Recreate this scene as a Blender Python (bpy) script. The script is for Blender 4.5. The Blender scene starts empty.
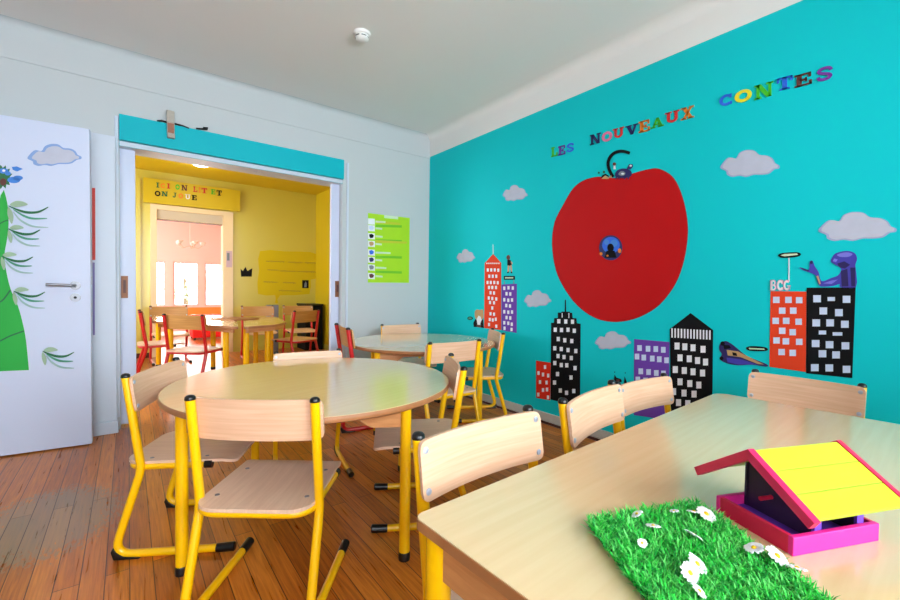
import bpy, bmesh, math, random
from mathutils import Vector, Matrix
random.seed(7)
S = bpy.context.scene
COL = S.collection
PI = math.pi
H = 1.034                       # camera height
F = 423.81
CM = [[0.79644686, -0.01467418, -0.60453045],
      [-0.00450048, 0.999534, -0.03019158],
      [0.60469177, 0.02676666, 0.79600968]]
X2, Y1, ZC = 2.58, 3.79, 2.66    # teal wall, back wall, ceiling
Y3 = 7.3                         # far wall of the yellow room
RIGHT = Vector((CM[0][0], CM[0][2], -CM[0][1]))
DOWN = Vector((CM[1][0], CM[1][2], -CM[1][1]))
FWD = Vector((CM[2][0], CM[2][2], -CM[2][1]))

def ray(x, y):
    return RIGHT * ((x - 450) / F) + DOWN * ((y - 300) / F) + FWD
def onz(x, y, z=0.0):
    r = ray(x, y); t = (z - H) / r.z
    return Vector((r.x * t, r.y * t, z))
def ony(x, y, Y):
    r = ray(x, y); t = Y / r.y
    return Vector((r.x * t, Y, H + r.z * t))
def onx(x, y, X=X2):
    r = ray(x, y); t = X / r.x
    return Vector((X, r.y * t, H + r.z * t))

# ------------------------------------------------------------------ materials
def lin(c):
    out = []
    for v in c[:3]:
        v = v / 255.0
        out.append(v / 12.92 if v <= 0.04045 else ((v + 0.055) / 1.055) ** 2.4)
    return (*out, 1.0)

def mat(name, rgb, rough=0.5, metal=0.0, spec=0.5, bump=0.0, bscale=60, var=0.0, vscale=8, coat=0.0):
    m = bpy.data.materials.new(name); m.use_nodes = True
    nt = m.node_tree; b = nt.nodes['Principled BSDF']
    b.inputs['Base Color'].default_value = lin(rgb)
    b.inputs['Roughness'].default_value = rough
    b.inputs['Metallic'].default_value = metal
    b.inputs['Specular IOR Level'].default_value = spec
    b.inputs['Coat Weight'].default_value = coat; b.inputs['Coat Roughness'].default_value = rough * .8
    tc = nt.nodes.new('ShaderNodeTexCoord')
    if var > 0:
        n = nt.nodes.new('ShaderNodeTexNoise'); n.inputs['Scale'].default_value = vscale
        n.inputs['Detail'].default_value = 4
        nt.links.new(tc.outputs['Object'], n.inputs['Vector'])
        mx = nt.nodes.new('ShaderNodeMix'); mx.data_type = 'RGBA'
        c = lin(rgb)
        mx.inputs['A'].default_value = tuple(v * (1 - var) for v in c[:3]) + (1,)
        mx.inputs['B'].default_value = tuple(min(1, v * (1 + var)) for v in c[:3]) + (1,)
        nt.links.new(n.outputs['Fac'], mx.inputs['Factor'])
        nt.links.new(mx.outputs['Result'], b.inputs['Base Color'])
    if bump > 0:
        n2 = nt.nodes.new('ShaderNodeTexNoise'); n2.inputs['Scale'].default_value = bscale
        nt.links.new(tc.outputs['Object'], n2.inputs['Vector'])
        bp = nt.nodes.new('ShaderNodeBump'); bp.inputs['Strength'].default_value = bump
        bp.inputs['Distance'].default_value = 0.004
        nt.links.new(n2.outputs['Fac'], bp.inputs['Height'])
        nt.links.new(bp.outputs['Normal'], b.inputs['Normal'])
    return m

def wood(name, a, b2, rough=0.4, stretch=(2, 30, 30), scale=3.0, spec=0.5, coat=0.0):
    m = bpy.data.materials.new(name); m.use_nodes = True
    nt = m.node_tree; b = nt.nodes['Principled BSDF']
    b.inputs['Roughness'].default_value = rough
    b.inputs['Specular IOR Level'].default_value = spec
    b.inputs['Coat Weight'].default_value = coat; b.inputs['Coat Roughness'].default_value = 0.12
    tc = nt.nodes.new('ShaderNodeTexCoord'); mp = nt.nodes.new('ShaderNodeMapping')
    mp.inputs['Scale'].default_value = stretch
    n = nt.nodes.new('ShaderNodeTexNoise'); n.inputs['Scale'].default_value = scale
    n.inputs['Detail'].default_value = 6; n.inputs['Distortion'].default_value = 0.4
    r = nt.nodes.new('ShaderNodeValToRGB')
    r.color_ramp.elements[0].position = 0.35; r.color_ramp.elements[0].color = lin(a)
    r.color_ramp.elements[1].position = 0.65; r.color_ramp.elements[1].color = lin(b2)
    nt.links.new(tc.outputs['Object'], mp.inputs['Vector'])
    nt.links.new(mp.outputs['Vector'], n.inputs['Vector'])
    nt.links.new(n.outputs['Fac'], r.inputs['Fac'])
    nt.links.new(r.outputs['Color'], b.inputs['Base Color'])
    return m

def floor_material():
    m = bpy.data.materials.new('floorboards'); m.use_nodes = True
    nt = m.node_tree; L = nt.links; b = nt.nodes['Principled BSDF']
    tc = nt.nodes.new('ShaderNodeTexCoord')
    mp = nt.nodes.new('ShaderNodeMapping'); mp.inputs['Rotation'].default_value = (0, 0, PI / 2)
    L.new(tc.outputs['Object'], mp.inputs['Vector'])
    br = nt.nodes.new('ShaderNodeTexBrick')
    br.offset = 0.37; br.inputs['Scale'].default_value = 1.0
    br.inputs['Brick Width'].default_value = 1.9; br.inputs['Row Height'].default_value = 0.069
    br.inputs['Mortar Size'].default_value = 0.0016; br.inputs['Mortar Smooth'].default_value = 0.2
    br.inputs['Color1'].default_value = (0, 0, 0, 1); br.inputs['Color2'].default_value = (1, 1, 1, 1)
    br.inputs['Mortar'].default_value = (0.5, 0.5, 0.5, 1)
    L.new(mp.outputs['Vector'], br.inputs['Vector'])
    mp2 = nt.nodes.new('ShaderNodeMapping'); mp2.inputs['Scale'].default_value = (34, 1.6, 1)
    L.new(tc.outputs['Object'], mp2.inputs['Vector'])
    n = nt.nodes.new('ShaderNodeTexNoise'); n.inputs['Scale'].default_value = 3; n.inputs['Detail'].default_value = 7
    n.inputs['Distortion'].default_value = 0.6
    L.new(mp2.outputs['Vector'], n.inputs['Vector'])
    mixf = nt.nodes.new('ShaderNodeMath'); mixf.operation = 'MULTIPLY_ADD'
    sep = nt.nodes.new('ShaderNodeRGBToBW'); L.new(br.outputs['Color'], sep.inputs['Color'])
    L.new(sep.outputs['Val'], mixf.inputs[0]); mixf.inputs[1].default_value = 0.38
    half = nt.nodes.new('ShaderNodeMath'); half.operation = 'MULTIPLY_ADD'
    L.new(n.outputs['Fac'], half.inputs[0]); half.inputs[1].default_value = 1.0; half.inputs[2].default_value = -0.16
    L.new(half.outputs[0], mixf.inputs[2])
    r = nt.nodes.new('ShaderNodeValToRGB')
    e = r.color_ramp.elements
    e[0].position = 0.2; e[0].color = lin((140, 70, 20))
    e[1].position = 0.9; e[1].color = lin((226, 142, 52))
    e.new(0.55).color = lin((194, 110, 34))
    L.new(mixf.outputs[0], r.inputs['Fac'])
    # worn grey patch where the varnish is gone
    pc = onz(50, 520)
    mp3 = nt.nodes.new('ShaderNodeMapping'); mp3.inputs['Location'].default_value = (-pc.x * 2.2, -pc.y * 1.5, 0)
    mp3.inputs['Scale'].default_value = (2.2, 1.5, 1)
    L.new(tc.outputs['Object'], mp3.inputs['Vector'])
    g = nt.nodes.new('ShaderNodeTexGradient'); g.gradient_type = 'SPHERICAL'
    L.new(mp3.outputs['Vector'], g.inputs['Vector'])
    n3 = nt.nodes.new('ShaderNodeTexNoise'); n3.inputs['Scale'].default_value = 42; n3.inputs['Detail'].default_value = 8
    n3.inputs['Roughness'].default_value = 0.62
    mp4 = nt.nodes.new('ShaderNodeMapping'); mp4.inputs['Scale'].default_value = (2.2, 0.7, 1)
    L.new(tc.outputs['Object'], mp4.inputs['Vector']); L.new(mp4.outputs['Vector'], n3.inputs['Vector'])
    ad = nt.nodes.new('ShaderNodeMath'); ad.operation = 'MULTIPLY'
    L.new(g.outputs['Fac'], ad.inputs[0]); L.new(n3.outputs['Fac'], ad.inputs[1])
    wr = nt.nodes.new('ShaderNodeMapRange'); wr.inputs['From Min'].default_value = 0.225; wr.inputs['From Max'].default_value = 0.265
    wr.inputs['To Max'].default_value = 0.6
    L.new(ad.outputs[0], wr.inputs['Value'])
    mx = nt.nodes.new('ShaderNodeMix'); mx.data_type = 'RGBA'
    L.new(wr.outputs['Result'], mx.inputs['Factor']); L.new(r.outputs['Color'], mx.inputs['A'])
    mx.inputs['B'].default_value = lin((142, 136, 114))
    # gaps between the boards
    mx2 = nt.nodes.new('ShaderNodeMix'); mx2.data_type = 'RGBA'
    L.new(br.outputs['Fac'], mx2.inputs['Factor']); L.new(mx.outputs['Result'], mx2.inputs['A'])
    mx2.inputs['B'].default_value = lin((70, 36, 14))
    L.new(mx2.outputs['Result'], b.inputs['Base Color'])
    rr = nt.nodes.new('ShaderNodeMapRange'); rr.inputs['To Min'].default_value = 0.2; rr.inputs['To Max'].default_value = 0.42
    L.new(n.outputs['Fac'], rr.inputs['Value']); L.new(rr.outputs['Result'], b.inputs['Roughness'])
    bp = nt.nodes.new('ShaderNodeBump'); bp.inputs['Strength'].default_value = 0.35; bp.inputs['Distance'].default_value = 0.002
    inv = nt.nodes.new('ShaderNodeMath'); inv.operation = 'SUBTRACT'; inv.inputs[0].default_value = 1
    L.new(br.outputs['Fac'], inv.inputs[1]); L.new(inv.outputs[0], bp.inputs['Height'])
    L.new(bp.outputs['Normal'], b.inputs['Normal'])
    return m

def emit(name, rgb, strength):
    m = bpy.data.materials.new(name); m.use_nodes = True
    nt = m.node_tree; nt.nodes.clear()
    e = nt.nodes.new('ShaderNodeEmission'); o = nt.nodes.new('ShaderNodeOutputMaterial')
    e.inputs['Color'].default_value = lin(rgb); e.inputs['Strength'].default_value = strength
    nt.links.new(e.outputs[0], o.inputs[0])
    return m

def glass(name):
    m = bpy.data.materials.new(name); m.use_nodes = True
    nt = m.node_tree; nt.nodes.clear()
    t = nt.nodes.new('ShaderNodeBsdfTransparent'); g = nt.nodes.new('ShaderNodeBsdfGlossy')
    g.inputs['Roughness'].default_value = 0.02
    f = nt.nodes.new('ShaderNodeFresnel'); x = nt.nodes.new('ShaderNodeMixShader')
    o = nt.nodes.new('ShaderNodeOutputMaterial')
    nt.links.new(f.outputs[0], x.inputs[0]); nt.links.new(t.outputs[0], x.inputs[1]); nt.links.new(g.outputs[0], x.inputs[2])
    nt.links.new(x.outputs[0], o.inputs[0])
    return m

M = {}
M['floor'] = floor_material()
M['wall'] = mat('white wall paint', (190, 197, 200), 0.75, bump=0.08)
M['ceil'] = mat('ceiling paint', (234, 232, 230), 0.9)
M['band'] = mat('lightened white wall paint', (232, 232, 230), 0.8)  # lighter copy of the wall white, light put into the colour for the band
M['teal'] = mat('teal wall paint', (0, 200, 206), 0.65, spec=0.2, bump=0.06)
M['tealtrim'] = mat('teal trim paint', (0, 178, 192), 0.5, spec=0.2)
M['door'] = mat('white door lacquer with sky tint', (200, 210, 234), 0.4)  # white with the blue skylight on the door put into the colour
M['trim'] = mat('white trim paint with sky tint', (200, 210, 224), 0.45)  # blue of the same skylight put into the white
M['skirt'] = mat('worn grey skirting paint', (196, 196, 190), 0.5, var=0.12, vscale=30)
M['darkwood'] = mat('dark wood shoe moulding', (70, 26, 18), 0.5)
M['yellowwall'] = mat('glossy yellow wall paint', (206, 192, 72), 0.34, spec=1.0, coat=0.6)
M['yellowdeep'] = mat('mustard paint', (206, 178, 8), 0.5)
M['cream'] = mat('cream door frame paint', (238, 214, 172), 0.5)
M['greypanel'] = mat('grey transom paint', (205, 190, 168), 0.6)
M['pink'] = mat('pale pink paint', (244, 214, 208), 0.7)
M['orange'] = mat('orange paint', (240, 150, 60), 0.5)
M['yel'] = mat('yellow powder coat', (255, 196, 0), 0.28, coat=0.3)
M['red'] = mat('red powder coat', (200, 22, 28), 0.28, coat=0.3)
M['blk'] = mat('black plastic', (14, 14, 16), 0.32)
M['steel'] = mat('polished steel', (150, 152, 158), 0.4, metal=1.0)
M['bolt'] = mat('bright zinc bolt', (176, 188, 206), 0.3, metal=0.4)
M['beech'] = wood('beech plywood', (216, 172, 138), (228, 188, 156), 0.42, (1.5, 1.5, 34), 3)
M['beechseat'] = wood('beech seat plywood', (224, 188, 160), (234, 200, 172), 0.4, (34, 1.5, 1.5), 3)
M['tan'] = wood('tan plywood', (182, 132, 70), (200, 150, 86), 0.42, (1.5, 1.5, 34), 3)
M['top'] = wood('beech table laminate', (234, 203, 154), (238, 209, 161), 0.2, (1.2, 26, 26), 2.2, spec=0.6, coat=0.85)
M['edge'] = wood('beech edge band', (160, 104, 62), (178, 122, 76), 0.45, (3, 3, 3), 3)
M['apron'] = wood('beech apron', (196, 132, 78), (210, 148, 92), 0.45, (3, 3, 30), 3)
M['black'] = mat('black card', (16, 16, 20), 0.65, spec=0.15)
M['redcard'] = mat('red card', (222, 50, 30), 0.65, spec=0.15)
M['orangecard'] = mat('orange red card', (226, 66, 34), 0.65, spec=0.15)
M['purplecard'] = mat('purple card', (108, 66, 168), 0.65, spec=0.15)
M['whitecard'] = mat('white card', (232, 234, 240), 0.65, spec=0.15)
M['bluecard'] = mat('pale blue card', (200, 214, 240), 0.65, spec=0.15)
M['applered'] = mat('apple red paint', (188, 16, 20), 0.6, spec=0.15, var=0.06, vscale=5)
M['appleedge'] = mat('apple outline paint', (140, 24, 26), 0.6)
M['cloudgrey'] = mat('grey white cloud paper', (186, 190, 208), 0.7, var=0.08, vscale=25)
M['cloudlil'] = mat('lilac shaded cloud paper', (156, 168, 206), 0.7)
M['cloudblue'] = mat('blue cloud outline', (128, 160, 212), 0.7)
M['green'] = mat('bright green paper', (26, 168, 60), 0.6)
M['dkgreen'] = mat('dark green paint', (24, 104, 62), 0.6)
M['midgreen'] = mat('sea green paint', (70, 150, 120), 0.6)
M['palegreen'] = mat('pale grey green paint', (150, 182, 178), 0.6)
M['leafgreen'] = mat('leaf outline green', (150, 178, 150), 0.6)
M['bluepetal'] = mat('blue petal paint', (60, 128, 212), 0.6)
M['navy'] = mat('navy paper', (22, 24, 92), 0.5)
M['brown'] = mat('brown paper', (92, 44, 36), 0.6)
M['lime'] = mat('lime green poster paper', (168, 218, 10), 0.55, var=0.05, vscale=9)
M['limedk'] = mat('green poster print', (110, 196, 20), 0.55)
M['limeyel'] = mat('yellow green poster print', (196, 200, 40), 0.55)
M['posterpale'] = mat('pale poster print', (204, 224, 190), 0.55)
M['skin'] = mat('skin tone print', (206, 160, 120), 0.6)
M['tanprint'] = mat('tan print', (190, 150, 100), 0.6)
M['greyprint'] = mat('grey print', (120, 130, 140), 0.6)
M['violet'] = mat('blue violet print', (62, 58, 170), 0.55)
M['dkviolet'] = mat('dark violet print', (34, 26, 92), 0.55)
M['notepaper'] = mat('pale lilac note paper', (206, 176, 190), 0.6)
M['lilac'] = mat('lilac print', (120, 118, 214), 0.55)
M['rust'] = mat('rusty painted metal', (150, 100, 78), 0.6, var=0.35, vscale=60)
M['rustgrey'] = mat('grey worn metal', (170, 165, 155), 0.5, var=0.2, vscale=60)
M['brass'] = mat('brown tarnished metal', (122, 78, 52), 0.45, metal=0.4, var=0.25, vscale=40)
M['stripred'] = mat('red strip', (206, 44, 28), 0.5)
M['stripvio'] = mat('grey violet strip', (118, 110, 168), 0.5)
M['magenta'] = mat('magenta wood paint', (255, 40, 150), 0.5, var=0.08, vscale=40)
M['hotpink'] = mat('hot pink wood paint', (220, 14, 88), 0.5, var=0.08, vscale=40)
M['crimson'] = mat('crimson and shaded magenta paint', (222, 24, 76), 0.5, var=0.08, vscale=40)  # also the magenta tray ends, their shade put into the colour
M['hpurple'] = mat('purple wood paint', (104, 62, 200), 0.5, var=0.1, vscale=40)
M['hshade'] = mat('shaded purple wood paint', (46, 28, 78), 0.55, var=0.1, vscale=40)  # purple with the shade under the roof put into the colour
M['hyellow'] = mat('lemon wood paint', (184, 208, 36), 0.5, var=0.06, vscale=50)
M['matbase'] = mat('dark green plastic mat', (16, 66, 24), 0.7)
M['grassA'] = mat('artificial grass', (36, 176, 44), 0.5, var=0.35, vscale=90)
M['petal'] = mat('white petal cloth', (246, 246, 250), 0.6)
M['pistil'] = mat('yellow flower centre', (244, 196, 20), 0.6)
M['plastic'] = mat('white plastic', (232, 232, 230), 0.4)
M['lamp'] = emit('lit lamp glass', (255, 244, 220), 14)
M['letpink'] = mat('pink letter', (214, 120, 160), 0.5)
M['letorange'] = mat('orange letter', (232, 128, 24), 0.5)
M['letyel'] = mat('yellow letter', (230, 222, 30), 0.5)
M['letblue'] = mat('blue letter', (30, 100, 220), 0.5)
M['letpurple'] = mat('purple letter', (110, 40, 150), 0.5)
M['letgreen'] = mat('green letter', (60, 190, 30), 0.5)
M['letred'] = mat('red letter', (206, 30, 36), 0.5)
M['bubble'] = mat('yellow writing patch', (210, 188, 24), 0.8, spec=0.2)
M['ink'] = mat('grey brown ink', (128, 104, 50), 0.6)
M['glass'] = glass('window glass')
M['frame'] = mat('pink window frame paint', (240, 200, 196), 0.5)
M['redsofa'] = mat('red vinyl', (226, 16, 28), 0.5)
M['greyblue'] = mat('grey blue plastic', (126, 132, 150), 0.5)
M['treegreen'] = mat('tree foliage', (196, 220, 186), 0.8)
M['bark'] = mat('tree bark', (110, 90, 70), 0.8)
M['ground'] = mat('pale paving', (200, 196, 186), 0.8)

# ------------------------------------------------------------------ mesh helpers
class MB:
    def __init__(s):
        s.v = []; s.f = []; s.m = []; s.mats = []
    def mi(s, m):
        if m not in s.mats: s.mats.append(m)
        return s.mats.index(m)
    def add(s, vs, fs, m):
        o = len(s.v); s.v += [tuple(v) for v in vs]; k = s.mi(m)
        for f in fs:
            s.f.append([i + o for i in f]); s.m.append(k)
    def box(s, lo, hi, m, T=None):
        x0, y0, z0 = lo; x1, y1, z1 = hi
        vs = [Vector(p) for p in ((x0,y0,z0),(x1,y0,z0),(x1,y1,z0),(x0,y1,z0),(x0,y0,z1),(x1,y0,z1),(x1,y1,z1),(x0,y1,z1))]
        if T: vs = [T @ v for v in vs]
        s.add(vs, [(0,3,2,1),(4,5,6,7),(0,1,5,4),(1,2,6,5),(2,3,7,6),(3,0,4,7)], m)
    def prism(s, pts, off, m, mside=None):
        """closed polygon pts (3D), extruded by vector off"""
        n = len(pts); off = Vector(off)
        a = [Vector(p) for p in pts]; b = [p + off for p in a]
        nrm = Vector((0, 0, 0))
        for i in range(n):
            nrm += a[i].cross(a[(i + 1) % n])
        if nrm.dot(off) > 0:
            a.reverse(); b.reverse()
        s.add(a + b, [tuple(range(n)), tuple(range(2 * n - 1, n - 1, -1))], m)
        s.add(a + b, [(i, n + i, n + (i + 1) % n, (i + 1) % n) for i in range(n)], mside or m)
    def tube(s, path, r, m, n=12, caps=True):
        P = [Vector(p) for p in path]
        R = r if isinstance(r, (list, tuple)) else [r] * len(P)
        t0 = (P[1] - P[0]).normalized()
        up = Vector((0, 0, 1)) if abs(t0.z) < 0.9 else Vector((1, 0, 0))
        x = t0.cross(up).normalized()
        vs = []; fs = []
        for i, p in enumerate(P):
            if i == 0: t = t0
            elif i == len(P) - 1: t = (P[i] - P[i - 1]).normalized()
            else: t = ((P[i] - P[i - 1]).normalized() + (P[i + 1] - P[i]).normalized()).normalized()
            x = (x - t * x.dot(t)).normalized(); y = t.cross(x)
            for k in range(n):
                a = 2 * PI * k / n
                vs.append(p + (x * math.cos(a) + y * math.sin(a)) * R[i])
        for i in range(len(P) - 1):
            for k in range(n):
                k2 = (k + 1) % n
                fs.append((i * n + k, i * n + k2, (i + 1) * n + k2, (i + 1) * n + k))
        if caps:
            fs.append(tuple(range(n - 1, -1, -1))); fs.append(tuple((len(P) - 1) * n + k for k in range(n)))
        s.add(vs, fs, m)
    def lathe(s, prof, c, m, n=24, T=None):
        """prof: (r, z) from bottom to top round axis z at c"""
        vs = []; fs = []
        for r, z in prof:
            for k in range(n):
                a = 2 * PI * k / n
                v = Vector((r * math.cos(a), r * math.sin(a), z))
                if T: v = T @ v
                vs.append(v + Vector(c))
        for i in range(len(prof) - 1):
            for k in range(n):
                k2 = (k + 1) % n
                fs.append((i * n + k, i * n + k2, (i + 1) * n + k2, (i + 1) * n + k))
        fs.append(tuple(range(n - 1, -1, -1))); fs.append(tuple((len(prof) - 1) * n + k for k in range(n)))
        s.add(vs, fs, m)
    def build(s, name, parent=None, smooth=False, bevel=0.0, seg=2, loc=None):
        me = bpy.data.meshes.new(name)
        me.from_pydata(s.v, [], s.f)
        for m in s.mats: me.materials.append(m)
        for p, k in zip(me.polygons, s.m): p.material_index = k
        me.update()
        if bevel > 0:
            bm = bmesh.new(); bm.from_mesh(me)
            bmesh.ops.remove_doubles(bm, verts=bm.verts, dist=1e-6)
            es = [e for e in bm.edges if len(e.link_faces) == 2 and e.calc_face_angle(0) > 0.5]
            bmesh.ops.bevel(bm, geom=es, offset=bevel, segments=seg, affect='EDGES', profile=0.5, clamp_overlap=True)
            bm.to_mesh(me); bm.free()
        if smooth:
            for p in me.polygons: p.use_smooth = True
            try: me.set_sharp_from_angle(angle=math.radians(40))
            except Exception: pass
        o = bpy.data.objects.new(name, me); COL.objects.link(o)
        if parent is not None: o.parent = parent
        if loc is not None: o.location = loc
        return o

def tag(o, label=None, cat=None, group=None, kind=None):
    if label: o['label'] = label
    if cat: o['category'] = cat
    if group: o['group'] = group
    if kind: o['kind'] = kind
    return o
def struct(o): o['kind'] = 'structure'; return o
def empty(name, loc, rz, label, cat, group=None, scale=1.0):
    e = bpy.data.objects.new(name, None); COL.objects.link(e)
    e.location = loc; e.rotation_euler = (0, 0, rz); e.scale = (scale,) * 3
    e.empty_display_size = 0.1
    return tag(e, label, cat, group)
def copy_tree(o, parent=None):
    c = o.copy(); COL.objects.link(c)
    if parent is not None: c.parent = parent
    for ch in list(o.children): copy_tree(ch, c)
    return c

def fillet(pts, rad, n=6):
    """round the inner corners of a polyline"""
    P = [Vector(p) for p in pts]; out = [P[0]]
    for i in range(1, len(P) - 1):
        a = (P[i - 1] - P[i]); b = (P[i + 1] - P[i])
        r = rad[i] if isinstance(rad, dict) and i in rad else (rad if not isinstance(rad, dict) else 0)
        if r <= 0: out.append(P[i]); continue
        d = min(r, a.length * 0.49, b.length * 0.49)
        p0 = P[i] + a.normalized() * d; p1 = P[i] + b.normalized() * d
        for k in range(n + 1):
            t = k / n
            out.append(p0 * (1 - t) ** 2 + P[i] * 2 * t * (1 - t) + p1 * t * t)
    out.append(P[-1]); return out
def rrect(x0, y0, x1, y1, r, n=5):
    """rounded rectangle outline; r may be a 4-list: corners (x1,y0),(x1,y1),(x0,y1),(x0,y0)"""
    R = r if isinstance(r, (list, tuple)) else [r] * 4
    out = []
    for (cx, cy, a0, rr) in ((x1, y0, -PI/2, R[0]), (x1, y1, 0, R[1]), (x0, y1, PI/2, R[2]), (x0, y0, PI, R[3])):
        sx = -1 if cx == x1 else 1; sy = -1 if cy == y1 else 1
        for k in range(n + 1):
            a = a0 + PI / 2 * k / n
            out.append((cx + sx * rr + rr * math.cos(a), cy + sy * rr + rr * math.sin(a)))
    return out
def ribbon(pts, w):
    """2-D strip polygon of width w (or list) along pts"""
    L = []; Rr = []
    n = len(pts)
    for i, p in enumerate(pts):
        a = pts[max(0, i - 1)]; b = pts[min(n - 1, i + 1)]
        dx, dy = b[0] - a[0], b[1] - a[1]; l = math.hypot(dx, dy) or 1
        ww = (w[i] if isinstance(w, (list, tuple)) else w) / 2
        L.append((p[0] - dy / l * ww, p[1] + dx / l * ww)); Rr.append((p[0] + dy / l * ww, p[1] - dx / l * ww))
    return L + Rr[::-1]
def smooth2(pts, n=5, closed=False):
    """Catmull-Rom through 2-D points"""
    out = []; N = len(pts)
    rng = range(N) if closed else range(N - 1)
    for i in rng:
        g = (lambda k: pts[k % N]) if closed else (lambda k: pts[min(max(k, 0), N - 1)])
        p0, p1, p2, p3 = g(i - 1), g(i), g(i + 1), g(i + 2)
        for k in range(n):
            t = k / n
            out.append(tuple(0.5 * (2 * p1[j] + (p2[j] - p0[j]) * t + (2 * p0[j] - 5 * p1[j] + 4 * p2[j] - p3[j]) * t * t
                                    + (3 * p1[j] - p0[j] - 3 * p2[j] + p3[j]) * t ** 3) for j in (0, 1)))
    if not closed: out.append(tuple(pts[-1]))
    return out
def ell(cx, cy, rx, ry, n=20):
    return [(cx + rx * math.cos(2*PI*k/n), cy + ry * math.sin(2*PI*k/n)) for k in range(n)]
def rect(x0, y0, x1, y1):
    return [(x0, y0), (x1, y0), (x1, y1), (x0, y1)]

# flat things stuck on a wall: outlines traced where they hang, thin card with real thickness
def flat(mb, layers, place, nrm, base=0.0008, th=0.0016, step=0.0007):
    nrm = Vector(nrm)
    lv = 0
    for lay in layers:
        m, polys = lay[0], lay[1]
        for poly in polys:
            pts = [place(*p) + nrm * base for p in poly]
            mb.prism(pts, nrm * (th + lv * step), m)
        lv += 1
def w2flat(name, layers, label, cat, group=None, parent=None, **k):
    mb = MB(); flat(mb, layers, lambda x, y: onx(x, y), (-1, 0, 0), **k)
    o = mb.build(name, parent)
    return tag(o, label, cat, group) if parent is None else o
def w1flat(name, layers, label, cat, Y=Y1, group=None, parent=None, **k):
    mb = MB(); flat(mb, layers, lambda x, y: ony(x, y, Y), (0, -1, 0), **k)
    o = mb.build(name, parent)
    return tag(o, label, cat, group) if parent is None else o
def crop(ox, oy, s, pts):
    return [(ox + x / s, oy + y / s) for x, y in pts]

# ------------------------------------------------------------------ the rooms
b = MB(); b.box((-3.0, -2.2, -0.1), (4.2, 11.4, 0), M['floor']); struct(b.build('floor'))
b = MB(); b.box((-3.0, -2.2, ZC), (4.2, Y1 + 0.1, ZC + 0.12), M['ceil']); struct(b.build('ceiling'))
# teal wall (white band above), white band slightly proud like the coving
b = MB()
ZT = 2.440
b.box((X2, -2.2, 0), (X2 + 0.12, Y1 + 0.1, ZT), M['teal'])
b.box((X2, -2.2, ZT), (X2 + 0.12, Y1 + 0.1, ZC), M['band'])
struct(b.build('wall_right'))
# rounded coving at the ceiling
def cove(p0, p1, inward, name, r=0.05, m='band'):
    b = MB(); p0 = Vector(p0); p1 = Vector(p1); inw = Vector(inward)
    pts = [p0]
    for k in range(7):
        a = PI / 2 * k / 6
        pts.append(p0 + inw * (r - r * math.cos(a)) * 1.0 + Vector((0, 0, -1)) * (r - r * math.sin(a)))
    b.prism(pts, p1 - p0, M[m])
    return struct(b.build(name, smooth=True))
cove((X2, -2.2, ZC), (X2, Y1, ZC), (-1, 0, 0), 'trim_1', 0.07)
cove((-3.0, Y1, ZC), (X2, Y1, ZC), (0, -1, 0), 'trim_2', 0.04, 'wall')
# back wall with the wide opening
OX0, OX1, OZ = -0.045, 1.60, 2.035
b = MB()
b.box((-3.0, Y1, 0), (OX0, Y1 + 0.22, ZC), M['wall'])
b.box((OX1, Y1, 0), (X2, Y1 + 0.22, ZC), M['wall'])
b.box((OX0, Y1, OZ), (OX1, Y1 + 0.22, ZC), M['wall'])
struct(b.build('wall_back'))
# picture rail groove strip and casing strips
b = MB(); pz = ony(416.7, 155, Y1).z
b.box((-3.0, Y1 - 0.006, pz - 0.008), (X2, Y1 + 0.02, pz + 0.008), M['wall']); struct(b.build('trim_3', bevel=0.002))
for k, (px, w) in enumerate(((117.6, 0.024), (346.5, 0.022))):
    x = ony(px, 300, Y1).x; b = MB()
    b.box((x - w/2, Y1 - 0.012, 0.09), (x + w/2, Y1 + 0.02, 2.2), M['trim']); struct(b.build('trim_%d' % (4 + k), bevel=0.004))
b = MB(); b.box((-1.02, Y1 - 0.07, 0), (OX0 - 0.02, Y1, 2.04), M['trim']); struct(b.build('trim_10', bevel=0.004))
b = MB(); b.box((-0.98, Y1 - 0.09, 0), (OX0 - 0.012, Y1 - 0.07, 0.088), M['trim']); struct(b.build('baseboard_left', bevel=0.006))
b = MB(); b.box((OX1 + 0.01, Y1 - 0.02, 0), (X2, Y1, 0.088), M['trim']); struct(b.build('baseboard_back', bevel=0.006))
b = MB(); b.box((X2 - 0.014, -2.2, 0.02), (X2, Y1, 0.085), M['skirt']); b.box((X2 - 0.022, -2.2, 0), (X2, Y1, 0.026), M['darkwood'])
struct(b.build('baseboard_right', bevel=0.003))
# teal pelmet over the opening
b = MB(); b.box((-0.045, Y1 - 0.035, 2.036), (1.60, Y1 + 0.0, 2.212), M['tealtrim'])
b.box((-0.045, Y1 + 0.0, 2.0), (1.60, Y1 + 0.2, 2.035), M['trim'])
struct(b.build('trim_6', bevel=0.002))
# pocket sliding doors peeking out of the wall, each with a recessed pull
for nm, x0, x1, pc, lab in (('door_2', -0.62, 0.045, (121, 276, 128, 298), 0), ('door_3', 1.523, 2.15, (335, 281, 339.6, 297), 1)):
    b = MB(); b.box((x0, Y1 + 0.075, 0.012), (x1, Y1 + 0.115, 2.02), M['door']); d = struct(b.build(nm, bevel=0.003))
    w1flat('pull_plate', [(M['brass'], [rect(*pc)]), (M['darkwood'], [rect(pc[0]+(pc[2]-pc[0])*.3, pc[1]+4, pc[2]-(pc[2]-pc[0])*.3, pc[3]-5)])], None, None, Y=Y1 + 0.075, parent=d, th=0.003)
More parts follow.
